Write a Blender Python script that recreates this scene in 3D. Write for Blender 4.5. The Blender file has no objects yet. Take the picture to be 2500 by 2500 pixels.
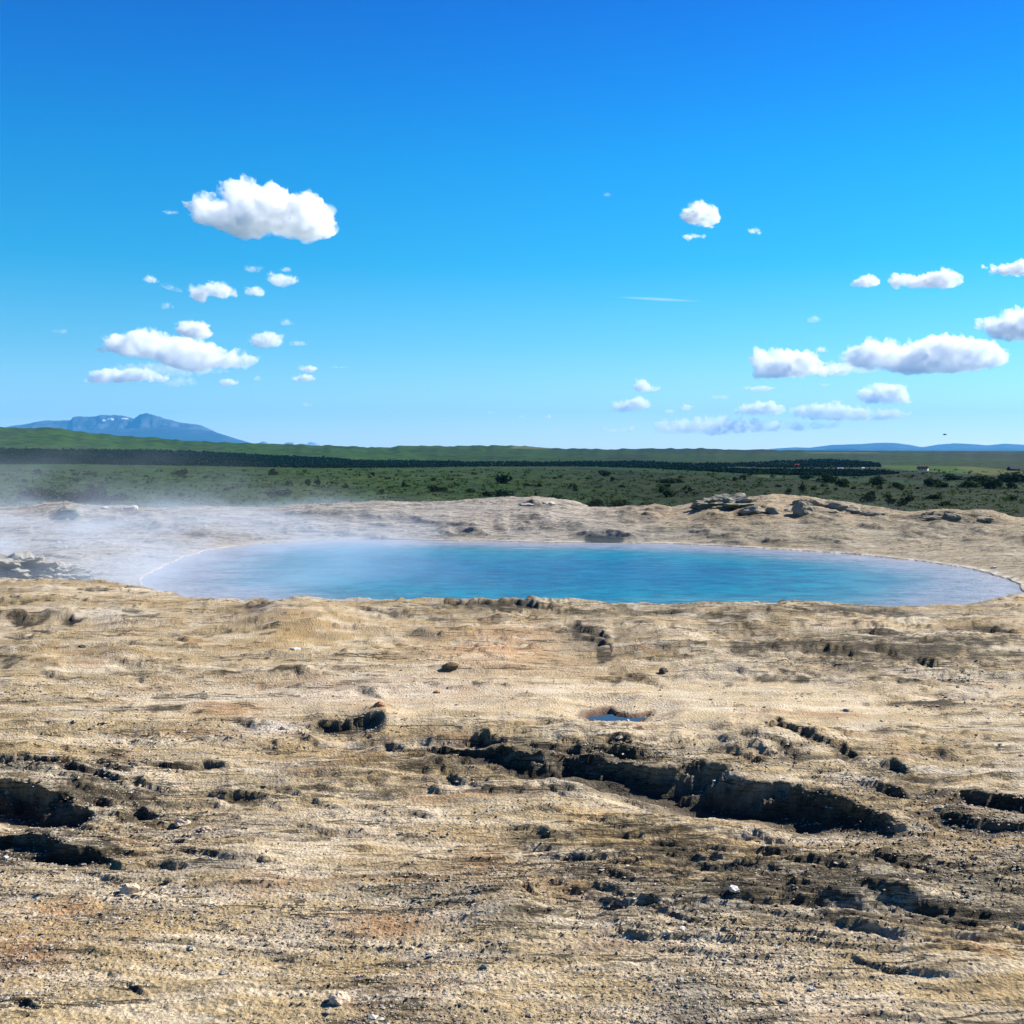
import bpy, math, random
import numpy as np
from mathutils import Vector, Matrix, Euler

random.seed(7)
RNG = np.random.default_rng(11)
S = bpy.context.scene
COL = S.collection
PI = math.pi

# ------------------------------------------------------------------ camera
CAM_Z = 1.7
TANH = 0.445
PITCH = math.atan(155 / 1250 * TANH)
cd = bpy.data.cameras.new("camera")
cam = bpy.data.objects.new("camera", cd)
COL.objects.link(cam)
cam.location = (0, 0, CAM_Z)
cam.rotation_euler = (PI / 2 - PITCH, 0, 0)
cd.sensor_fit = 'HORIZONTAL'
cd.sensor_width = 36
cd.lens = 18 / TANH
cd.clip_start = 0.05
cd.clip_end = 250000
S.camera = cam

# ------------------------------------------------------------------ light
SUN_EL, SUN_AZ = 35.0, 60.0            # azimuth clockwise from +Y
sd = Vector((math.sin(math.radians(SUN_AZ)) * math.cos(math.radians(SUN_EL)),
             math.cos(math.radians(SUN_AZ)) * math.cos(math.radians(SUN_EL)),
             math.sin(math.radians(SUN_EL))))
sl = bpy.data.lights.new("sun", 'SUN')
sl.energy = 5.0
sl.angle = math.radians(0.5)
sl.color = (1.0, 0.95, 0.86)
so = bpy.data.objects.new("sun", sl)
COL.objects.link(so)
so.rotation_euler = sd.to_track_quat('Z', 'Y').to_euler()

W = bpy.data.worlds.new("World")
S.world = W
W.use_nodes = True
nt = W.node_tree
nt.nodes.clear()
def wn(t, **k):
    n = nt.nodes.new(t)
    for a, b in k.items():
        setattr(n, a, b)
    return n
sky = wn('ShaderNodeTexSky', sky_type='NISHITA', sun_disc=False)
sky.sun_elevation = math.radians(SUN_EL)
sky.sun_rotation = math.radians(SUN_AZ)
sky.altitude = 100
sky.air_density = 1.0
sky.dust_density = 0.2
sky.ozone_density = 2.0
tc = wn('ShaderNodeTexCoord')
sx = wn('ShaderNodeSeparateXYZ')
nt.links.new(tc.outputs['Generated'], sx.inputs[0])
rmp = wn('ShaderNodeValToRGB')           # saturated grade of the clear sky by elevation
nt.links.new(sx.outputs['Z'], rmp.inputs[0])
cr = rmp.color_ramp
SKY = [(0.0, (0.95, 1.2, 1.6)), (0.034, (0.66, 0.98, 1.34)), (0.086, (0.36, 0.86, 1.12)), (0.155, (0.098, 0.775, 1.09)),
       (0.2365, (0.049, 0.718, 1.17)), (0.298, (0.038, 0.584, 1.20)), (0.356, (0.034, 0.467, 1.16)), (0.6, (0.04, 0.40, 1.05)), (1.0, (0.06, 0.40, 1.0))]
while len(cr.elements) < len(SKY):
    cr.elements.new(0.5)
for e, (p, c) in zip(cr.elements, SKY):
    e.position = p
for e, (p, c) in zip(cr.elements, SKY):
    e.color = (c[0], c[1], c[2], 1)
mul = wn('ShaderNodeMix', data_type='RGBA', blend_type='MULTIPLY')
mul.inputs[0].default_value = 1.0
nt.links.new(sky.outputs[0], mul.inputs[6])
nt.links.new(rmp.outputs[0], mul.inputs[7])
bg = wn('ShaderNodeBackground')
bg.inputs[1].default_value = 0.059
nt.links.new(mul.outputs[2], bg.inputs[0])
wo = wn('ShaderNodeOutputWorld')
nt.links.new(bg.outputs[0], wo.inputs[0])

S.view_settings.view_transform = 'Standard'
S.view_settings.look = 'None'
S.view_settings.gamma = 1.0
S.view_settings.use_curve_mapping = False
S.view_settings.exposure = 1.15
S.render.engine = 'CYCLES'
cy = S.cycles
cy.use_denoising = True
cy.max_bounces = 44
cy.diffuse_bounces = 3
cy.glossy_bounces = 3
cy.transmission_bounces = 4
cy.volume_bounces = 40
cy.transparent_max_bounces = 8
cy.volume_step_rate = 1.0
cy.volume_max_steps = 128
cy.sample_clamp_indirect = 8.0

# ------------------------------------------------------------------ helpers
CP, SP = math.cos(PITCH), math.sin(PITCH)
PX = TANH / 1250.0
def ray(px, py):
    u = (np.asarray(px, float) - 1250) * PX
    v = (1250 - np.asarray(py, float)) * PX
    return u, CP + v * SP, -SP + v * CP
def P(px, py, z=0.0):
    dx, dy, dz = ray(px, py)
    t = (z - CAM_Z) / dz
    return dx * t, dy * t
def proj(x, y, z):
    zz = z - CAM_Z
    f = np.maximum(y * CP - zz * SP, 0.05)
    u = x / f
    v = (y * SP + zz * CP) / f
    return 1250 + u / PX, 1250 - v / PX

def _h(ix, iy, seed):
    h = (ix.astype(np.int64) * 374761393 + iy.astype(np.int64) * 668265263 + seed * 974634777) & 0xffffffff
    h = ((h ^ (h >> 13)) * 1274126177) & 0xffffffff
    h = h ^ (h >> 16)
    return (h & 0xffff).astype(np.float32) * (1.0 / 65535.0)
_GA = np.arange(16) * (2 * PI / 16) + 0.2
_GX = np.cos(_GA).astype(np.float32); _GY = np.sin(_GA).astype(np.float32)
def _hi(ix, iy, seed):
    h = (ix * 374761393 + iy * 668265263 + seed * 974634777) & 0xffffffff
    h = ((h ^ (h >> 13)) * 1274126177) & 0xffffffff
    return ((h ^ (h >> 16)) >> 3) & 15
def vn(x, y, seed=0):
    """gradient noise, about 0..1"""
    fx = np.floor(x); fy = np.floor(y)
    dx = (x - fx).astype(np.float32); dy = (y - fy).astype(np.float32)
    ix = fx.astype(np.int64); iy = fy.astype(np.int64)
    tx = dx * dx * dx * (dx * (dx * 6 - 15) + 10); ty = dy * dy * dy * (dy * (dy * 6 - 15) + 10)
    def g(i, j, a, b):
        h = _hi(i, j, seed)
        return _GX[h] * a + _GY[h] * b
    n00 = g(ix, iy, dx, dy); n10 = g(ix + 1, iy, dx - 1, dy); n01 = g(ix, iy + 1, dx, dy - 1); n11 = g(ix + 1, iy + 1, dx - 1, dy - 1)
    v = (n00 + (n10 - n00) * tx) * (1 - ty) + (n01 + (n11 - n01) * tx) * ty
    return np.clip(v * 0.85 + 0.5, 0, 1)
def fbm(x, y, octv=4, seed=0, gain=0.5, lac=2.03):
    s = 0; a = 1.0; t = 0
    c, n = math.cos(0.6), math.sin(0.6)
    for i in range(octv):
        s = s + a * (vn(x, y, seed + i * 17) * 2 - 1)
        t += a; a *= gain
        x, y = (x * c - y * n) * lac + 3.1, (x * n + y * c) * lac + 7.7
    return 1.25 * s / t
def fbma(x, y, octv=4, seed=0, gain=0.5, lac=2.03):   # no rotation: keeps the anisotropy
    s = 0; a = 1.0; t = 0
    for i in range(octv):
        s = s + a * (vn(x, y, seed + i * 17) * 2 - 1)
        t += a; a *= gain
        x, y = x * lac + 3.1, y * lac + 7.7
    return 1.25 * s / t
def ss(a, b, x):
    t = np.clip((x - a) / (b - a), 0, 1)
    return t * t * (3 - 2 * t)
def terr(h, step, w=0.3):
    q = h / step
    i = np.floor(q); f = q - i
    return step * (i + ss(1 - w, 1.0, f))
def lerp(a, b, t):
    return a + (b - a) * t

def mesh_np(name, verts, faces, mats=(), smooth=True, k=None):
    """faces: (n,3) or (n,4) int array"""
    m = bpy.data.meshes.new(name)
    verts = np.asarray(verts, np.float32); faces = np.asarray(faces, np.int32)
    n = faces.shape[1]
    m.vertices.add(len(verts)); m.vertices.foreach_set("co", verts.ravel())
    m.loops.add(faces.size); m.loops.foreach_set("vertex_index", faces.ravel())
    m.polygons.add(len(faces))
    m.polygons.foreach_set("loop_start", np.arange(0, faces.size, n, dtype=np.int32))
    m.polygons.foreach_set("loop_total", np.full(len(faces), n, np.int32))
    m.polygons.foreach_set("use_smooth", np.full(len(faces), smooth, bool))
    for mt in mats:
        m.materials.append(mt)
    m.update(calc_edges=True)
    return m
def vcol(m, rgb, name="col"):
    a = m.color_attributes.new(name, 'FLOAT_COLOR', 'POINT')
    d = np.ones((len(m.vertices), 4), np.float32)
    d[:, :3] = np.clip(rgb, 0, 1)
    a.data.foreach_set("color", d.ravel())
def vflt(m, v, name):
    a = m.attributes.new(name, 'FLOAT', 'POINT')
    a.data.foreach_set("value", np.asarray(v, np.float32))
def link(name, m, parent=None, loc=None, **props):
    o = bpy.data.objects.new(name, m)
    COL.objects.link(o)
    if parent is not None:
        o.parent = parent
    if loc is not None:
        o.location = loc
    for k, v in props.items():
        if v is not None:
            o[k] = v
    return o
def grid_faces(nr, nc):
    i = np.arange(nr * nc).reshape(nr, nc)
    return np.stack([i[:-1, :-1], i[:-1, 1:], i[1:, 1:], i[1:, :-1]], -1).reshape(-1, 4)

def nmat(name):
    m = bpy.data.materials.new(name)
    m.use_nodes = True
    t = m.node_tree
    t.nodes.clear()
    out = t.nodes.new('ShaderNodeOutputMaterial')
    return m, t, out
def nn(t, typ, ins=None, **k):
    n = t.nodes.new(typ)
    for a, b in k.items():
        setattr(n, a, b)
    for a, b in (ins or {}).items():
        if hasattr(b, 'is_output') or isinstance(b, bpy.types.NodeSocket):
            t.links.new(b, n.inputs[a])
        else:
            n.inputs[a].default_value = b
    return n
def math_n(t, op, a, b=0.5):
    n = t.nodes.new('ShaderNodeMath'); n.operation = op
    for i, v in enumerate((a, b)):
        if isinstance(v, bpy.types.NodeSocket):
            t.links.new(v, n.inputs[i])
        else:
            n.inputs[i].default_value = v
    return n.outputs[0]
def mix_c(t, fac, a, b, mode='MIX'):
    n = t.nodes.new('ShaderNodeMix'); n.data_type = 'RGBA'; n.blend_type = mode
    for i, v in ((0, fac), (6, a), (7, b)):
        if isinstance(v, bpy.types.NodeSocket):
            t.links.new(v, n.inputs[i])
        else:
            n.inputs[i].default_value = v if i == 0 else (*v, 1)
    return n.outputs[2]
def ramp(t, fac, stops):
    n = t.nodes.new('ShaderNodeValToRGB')
    t.links.new(fac, n.inputs[0])
    e = n.color_ramp.elements
    while len(e) < len(stops):
        e.new(0.5)
    for q, (p, c) in zip(e, stops):
        q.position = p
    for q, (p, c) in zip(e, stops):
        q.color = (*c, 1) if len(c) == 3 else c
    return n.outputs[0]

def plain_mat(name, rgb, rough=0.85, var=0.25, scale=6.0, bump=0.3, attr=False):
    m, t, out = nmat(name)
    tcn = nn(t, 'ShaderNodeTexCoord')
    n1 = nn(t, 'ShaderNodeTexNoise', {'Vector': tcn.outputs['Object'], 'Scale': scale, 'Detail': 6.0, 'Roughness': 0.6})
    f = ramp(t, n1.outputs[0], [(0.3, (1 - var,) * 3), (0.7, (1 + var,) * 3)])
    if attr:
        a = nn(t, 'ShaderNodeAttribute', attribute_name="col")
        base = a.outputs['Color']
    else:
        base = rgb
    c = mix_c(t, 1.0, base, f, 'MULTIPLY')
    b = nn(t, 'ShaderNodeBump', {'Height': n1.outputs[0], 'Strength': bump})
    p = nn(t, 'ShaderNodeBsdfPrincipled', {'Base Color': c, 'Roughness': rough, 'Normal': b.outputs[0], 'Specular IOR Level': 0.2})
    t.links.new(p.outputs[0], out.inputs[0])
    return m

# ------------------------------------------------------------------ pool outline and ground height
WL = -0.30
POOL_PX = [(345, 1425), (352, 1408), (385, 1390), (430, 1368), (500, 1345), (600, 1330), (750, 1321), (900, 1317), (1050, 1320),
           (1200, 1322), (1330, 1325), (1428, 1325), (1522, 1326), (1650, 1328), (1800, 1336), (1950, 1345), (2100, 1356),
           (2230, 1369), (2340, 1384), (2420, 1402), (2475, 1422), (2500, 1445), (2485, 1462), (2440, 1480), (2380, 1500),
           (2250, 1520), (2000, 1526), (1700, 1528), (1400, 1530), (1100, 1530), (850, 1528), (700, 1516), (610, 1490), (540, 1478),
           (450, 1466), (390, 1452), (358, 1440)]
PP = np.array([P(a, b, WL) for a, b in POOL_PX])
def sdf_poly(x, y, poly):
    d = np.full(x.shape, 1e9); ins = np.zeros(x.shape, bool)
    n = len(poly)
    for i in range(n):
        ax, ay = poly[i]; bx, by = poly[(i + 1) % n]
        ex, ey = bx - ax, by - ay
        wx, wy = x - ax, y - ay
        tt = np.clip((wx * ex + wy * ey) / (ex * ex + ey * ey + 1e-12), 0, 1)
        d = np.minimum(d, (wx - ex * tt) ** 2 + (wy - ey * tt) ** 2)
        c = ((ay > y) != (by > y)) & (x < (bx - ax) * (y - ay) / (by - ay + 1e-12) + ax)
        ins ^= c
    d = np.sqrt(d)
    return np.where(ins, -d, d)

YR = 31.0
RIDGE = [(-900, 1262), (-200, 1248), (0, 1241), (60, 1238), (110, 1229), (160, 1229), (200, 1236), (250, 1238), (330, 1244), (450, 1242), (560, 1242), (690, 1243), (720, 1238), (760, 1234),
         (850, 1231), (930, 1227), (1000, 1229), (1100, 1226), (1180, 1219), (1250, 1215), (1320, 1217), (1380, 1223), (1420, 1234), (1440, 1242),
         (1560, 1242), (1640, 1239), (1690, 1230), (1750, 1222), (1850, 1216), (1880, 1211), (1940, 1214), (1990, 1218), (2060, 1230), (2150, 1247),
         (2220, 1256), (2280, 1252), (2350, 1252), (2420, 1260), (2500, 1268), (2700, 1285), (3400, 1300)]
CREST = [(-900, 1405), (0, 1416), (200, 1424), (300, 1436), (450, 1462), (600, 1474), (900, 1476), (1200, 1479), (1500, 1482), (2250, 1484),
         (2380, 1478), (2470, 1466), (2560, 1450), (2800, 1435), (3400, 1420)]
ZC = 0.04

def ground_macro(x, y):
    """large form of the sinter apron: foreground, crest before the pool, bank, far ridge"""
    q = 1250 + x / np.maximum(y, 0.5) / PX          # azimuth as picture column
    zr_py = np.interp(q, [a for a, b in RIDGE], [b for a, b in RIDGE])
    cr_py = np.interp(q, [a for a, b in CREST], [b for a, b in CREST])
    sr = np.tan(np.arctan((zr_py - 1250) * PX) + PITCH)
    sc = np.tan(np.arctan((cr_py - 1250) * PX) + PITCH)
    zr = CAM_Z - sr * YR
    yc = (CAM_Z - ZC) / sc
    zn = ZC * ss(0.55, 1.0, y / yc) - 0.0
    zb = -0.2 + 0.02 * fbm(x * 0.3, y * 0.3, 2, 5)
    z1 = lerp(ZC, zb, ss(0.05, 1.2, y - yc))
    ys = 22.0
    t = np.clip((y - ys) / (YR - ys), 0, 1)
    z2 = lerp(zb, zr, 0.45 * t + 0.55 * t * t)
    z = np.where(y < yc, zn, np.where(y < ys, z1, z2))
    z = np.where(y > YR, zr - 0.02 * (y - YR) - 0.30 * np.maximum(y - YR - 0.8, 0) ** 1.05, z)
    return z, yc

NEAR_BUMPS = [  # px, py, sx, sy, height
    (730, 1520, 150, 40, 0.13), (330, 1510, 120, 16, 0.05), (100, 1440, 120, 18, 0.06), (1620, 1560, 90, 30, 0.06), (1860, 1530, 110, 18, 0.05),
    (1260, 1620, 160, 50, 0.03), (950, 1770, 60, 28, 0.05), (1900, 1840, 120, 30, 0.05), (1230, 2230, 110, 60, 0.045), (1680, 2420, 130, 50, 0.03),
    (2380, 2370, 140, 50, 0.045), (620, 2110, 260, 90, 0.03), (150, 2060, 150, 40, 0.03), (540, 2420, 100, 30, 0.025),
    (1050, 1500, 60, 8, 0.03), (1180, 1483, 70, 8, 0.035)]
# scarps facing the camera: lip polyline, heights per point (m), back decay (px), jitter (px), undercut (m)
SC = []
def scarp(pts, hs, back=160, jit=8, und=0.02, gul=0.25):
    if not isinstance(hs, (list, tuple)):
        n = len(pts)
        hs = [0.0] + [hs] * (n - 2) + [0.0] if n > 2 else [hs, hs]
    SC.append((pts, hs, back, jit, und, gul))
scarp([(860, 1838), (960, 1845), (1080, 1862), (1200, 1880), (1300, 1905), (1400, 1910), (1500, 1925), (1600, 1955), (1700, 1975), (1800, 1990), (1900, 2005), (2000, 2022), (2120, 2035), (2230, 2044)],
      [0, .03, .045, .07, .095, .10, .11, .125, .145, .15, .145, .115, .07, 0], 240, 8, 0.06, 0.35)
scarp([(1180, 1858), (1300, 1850), (1420, 1862), (1600, 1868), (1700, 1885)], .035, 90, 9, 0.02)
scarp([(960, 1822), (1080, 1828), (1200, 1836), (1330, 1838)], .03, 70, 8, 0.02)
scarp([(-60, 1985), (0, 1990), (60, 1998), (130, 2004), (190, 2002), (240, 1975)], [.12, .15, .16, .13, .09, 0], 150, 8, 0.09, 0.5)
scarp([(-40, 1885), (60, 1890), (160, 1905), (260, 1925), (330, 1950)], [.04, .04, .05, .04, 0], 60, 9, 0.03)
scarp([(220, 2010), (300, 2000), (350, 1985), (420, 1990)], .045, 70, 8, 0.03)
scarp([(-60, 2085), (0, 2090), (80, 2100), (170, 2118), (260, 2130), (330, 2140)], [.05, .06, .06, .05, .03, 0], 90, 9, 0.03)
scarp([(330, 1872), (380, 1880), (460, 1888), (520, 1880), (600, 1876)], .035, 60, 7, 0.03)
scarp([(520, 1945), (560, 1948), (620, 1945), (670, 1938)], .04, 60, 7, 0.03)
scarp([(740, 1785), (790, 1786), (850, 1792), (910, 1786), (960, 1775)], .06, 70, 8, 0.04)
scarp([(560, 1775), (600, 1780), (650, 1782)], .025, 40, 4, 0.02)
scarp([(840, 1693), (880, 1697), (920, 1705), (945, 1722)], .022, 50, 4, 0.02)
scarp([(590, 1668), (640, 1673), (690, 1672)], .018, 40, 4, 0.01)
scarp([(330, 1655), (350, 1662), (400, 1670)], .018, 40, 4, 0.01)
scarp([(20, 1733), (80, 1738), (140, 1743)], .018, 40, 4, 0.01)
scarp([(890, 1935), (940, 1938), (990, 1930)], .035, 50, 6, 0.03)
scarp([(1120, 1820), (1180, 1828), (1260, 1836)], .03, 60, 6, 0.02)
scarp([(1850, 1815), (1880, 1800), (1900, 1795), (1960, 1825), (2060, 1855), (2130, 1885)], .04, 80, 10, 0.03)
scarp([(1750, 1850), (1820, 1840), (1900, 1850), (1980, 1870)], .03, 70, 10, 0.02)
scarp([(2100, 1893), (2180, 1898), (2250, 1908)], .045, 80, 7, 0.03)
scarp([(2050, 1935), (2120, 1945), (2210, 1965), (2300, 1970)], .035, 80, 10, 0.03)
scarp([(2290, 1975), (2370, 1985), (2440, 1992), (2560, 2000)], [0, .06, .07, .05], 90, 9, 0.04)
scarp([(2230, 2020), (2330, 2035), (2430, 2040), (2560, 2050)], [0, .05, .04, .03], 60, 9, 0.03)
scarp([(1000, 1492), (1100, 1489), (1180, 1487), (1300, 1492), (1420, 1498)], .05, 30, 3, 0.04)
scarp([(1480, 1505), (1560, 1503), (1650, 1500), (1750, 1505)], .04, 26, 4, 0.03)
scarp([(1930, 1500), (2040, 1496), (2150, 1494), (2280, 1497)], .05, 26, 4, 0.03)
scarp([(830, 1487), (900, 1502), (960, 1512), (1010, 1505)], .035, 26, 4, 0.03)
scarp([(1330, 1548), (1400, 1545), (1470, 1560), (1500, 1580)], .045, 40, 5, 0.03)
scarp([(1350, 1565), (1420, 1568), (1490, 1590), (1500, 1615)], .04, 30, 5, 0.03)
scarp([(1470, 1642), (1530, 1655), (1600, 1675), (1640, 1688)], .02, 30, 5, 0.01)
scarp([(2070, 1548), (2120, 1552), (2200, 1560)], .03, 40, 3, 0.02)
scarp([(2310, 1532), (2380, 1542), (2460, 1556), (2540, 1562)], .045, 40, 4, 0.03)
scarp([(1765, 1606), (1800, 1616), (1850, 1634)], .022, 30, 4, 0.01)
scarp([(1650, 1545), (1750, 1552), (1850, 1560)], .03, 30, 6, 0.02)
scarp([(570, 1500), (610, 1492), (640, 1480), (700, 1478)], .03, 20, 3, 0.02)
scarp([(130, 1512), (170, 1520), (200, 1516)], .05, 22, 3, 0.03)
scarp([(280, 1502), (330, 1506), (360, 1496)], .05, 22, 3, 0.03)
scarp([(0, 1512), (40, 1516), (120, 1514)], .05, 26, 4, 0.03)
scarp([(340, 1552), (420, 1556), (520, 1548), (600, 1538)], .02, 20, 4, 0.01)
scarp([(2000, 2352), (2080, 2356), (2160, 2386), (2260, 2402), (2380, 2412)], .016, 50, 5, 0.01)
scarp([(1270, 2180), (1290, 2200), (1320, 2215)], .02, 40, 4, 0.01)
scarp([(270, 2398), (320, 2415), (370, 2436)], .018, 50, 5, 0.01)
scarp([(10, 2450), (60, 2458), (110, 2466)], .02, 50, 5, 0.01)
# cave and ledges on the far bank
scarp([(1385, 1314), (1432, 1313), (1480, 1312), (1516, 1313), (1560, 1315)], [0, .12, .13, .11, 0], 26, 1.5, 0.2, 0.3)
scarp([(120, 1266), (160, 1268), (205, 1264)], .22, 14, 2, 0.2)
scarp([(700, 1258), (760, 1262), (850, 1258), (930, 1252)], .08, 10, 2, 0.06)
scarp([(830, 1258), (900, 1266), (960, 1270)], .06, 10, 2, 0.05)
scarp([(930, 1268), (1000, 1270), (1100, 1284), (1190, 1292)], .07, 12, 2, 0.05)
scarp([(1260, 1236), (1300, 1240), (1360, 1240)], .13, 10, 2, 0.1)
scarp([(1780, 1256), (1815, 1257), (1870, 1256), (1900, 1255)], .10, 12, 2, 0.06)
scarp([(1820, 1262), (1860, 1265), (1930, 1266)], .05, 10, 2, 0.05)
scarp([(2190, 1270), (2280, 1276), (2380, 1279), (2460, 1274)], [0, .16, .17, 0], 16, 2, 0.12)
scarp([(2040, 1252), (2100, 1256), (2160, 1264), (2230, 1272)], .08, 12, 2, 0.06)
scarp([(2180, 1310), (2210, 1312), (2240, 1314)], .08, 10, 2, 0.05)
scarp([(70, 1352), (140, 1363), (230, 1378)], .05, 12, 2, 0.03)
# random small ledges
rr = random.Random(5)
def rscarps(n, x0, x1, y0, y1, ln, hh, tilt=0.06):
    for _ in range(n):
        a = rr.uniform(x0, x1); b = rr.uniform(y0, y1)
        k = (b - 1095) / 900.0
        L = rr.uniform(*ln) * (0.35 + k)
        t = rr.gauss(tilt, 0.08)
        pts = [(a, b), (a + L * .33, b + L * t * .33 + rr.uniform(-3, 3) * k * 2), (a + L * .66, b + L * t * .66 + rr.uniform(-3, 3) * k * 2), (a + L, b + L * t)]
        scarp(pts, rr.uniform(*hh) * (.6 if y0 > 1474 else 1), 50 * k + 10, 5 * k + 1.5, 0.012)
rscarps(130, 0, 2450, 1490, 1660, (50, 200), (.010, .034))
rscarps(110, 1600, 2500, 1520, 1700, (80, 300), (.010, .028))
rscarps(40, 0, 2450, 1650, 1800, (40, 120), (.006, .016))
rscarps(150, 0, 2450, 1780, 2030, (50, 200), (.008, .034))
rscarps(60, 900, 1750, 1810, 1950, (30, 120), (.015, .040), 0.03)
rscarps(40, 0, 900, 1850, 2150, (40, 150), (.012, .035))
rscarps(170, 1250, 2500, 2020, 2300, (80, 340), (.008, .026), 0.10)
rscarps(30, 1200, 1900, 2010, 2130, (80, 240), (.010, .022), 0.08)
rscarps(35, 0, 2450, 2250, 2500, (40, 160), (.004, .012))
rscarps(80, 0, 2450, 1250, 1315, (60, 200), (.02, .06), 0.02)
rscarps(30, 1500, 2500, 1252, 1340, (60, 260), (.02, .06), 0.03)

PUD_PX = [(1422, 1747), (1432, 1738), (1455, 1736), (1468, 1729), (1490, 1727), (1500, 1737), (1530, 1744), (1560, 1745), (1588, 1738), (1575, 1752), (1560, 1764), (1520, 1764), (1455, 1764), (1440, 1756)]
PUD = np.array([P(a, b, 0) for a, b in PUD_PX])

# rows and columns (denser where the surface is near and seen steeply)
s_near = np.linspace(1.7 / 2.3, 1.7 / 12.0, 530)
y_near = 1.7 / s_near
y_mid = np.concatenate([np.linspace(12.0, 16.5, 84)[1:], np.linspace(16.5, 23.0, 70)[1:]])
y_far = np.linspace(23.0, 31.6, 190)[1:]
y_end = 31.6 + np.cumsum(np.linspace(0.1, 1.3, 22))
y_back = np.concatenate([np.linspace(-25, 0, 12), np.linspace(0, 2.3, 14)[1:-1]])
ROWS = np.concatenate([y_back, y_near, y_mid, y_far, y_end])
NCI = 1160
u_in = np.linspace(-1, 1, NCI)
u_out = 1 + np.cumsum(np.linspace(0.02, 0.6, 10))
U = np.concatenate([-u_out[::-1], u_in, u_out])
hw = np.where(ROWS > 2.3, 0.58 * (ROWS + 2.2), np.maximum(0.58 * 4.5, 2.6 + (2.3 - ROWS) * 0.9))
GX = (U[None, :] * hw[:, None]); GY = np.repeat(ROWS[:, None], len(U), 1)
GX = GX.astype(np.float64)
NR, NC = GX.shape

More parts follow.
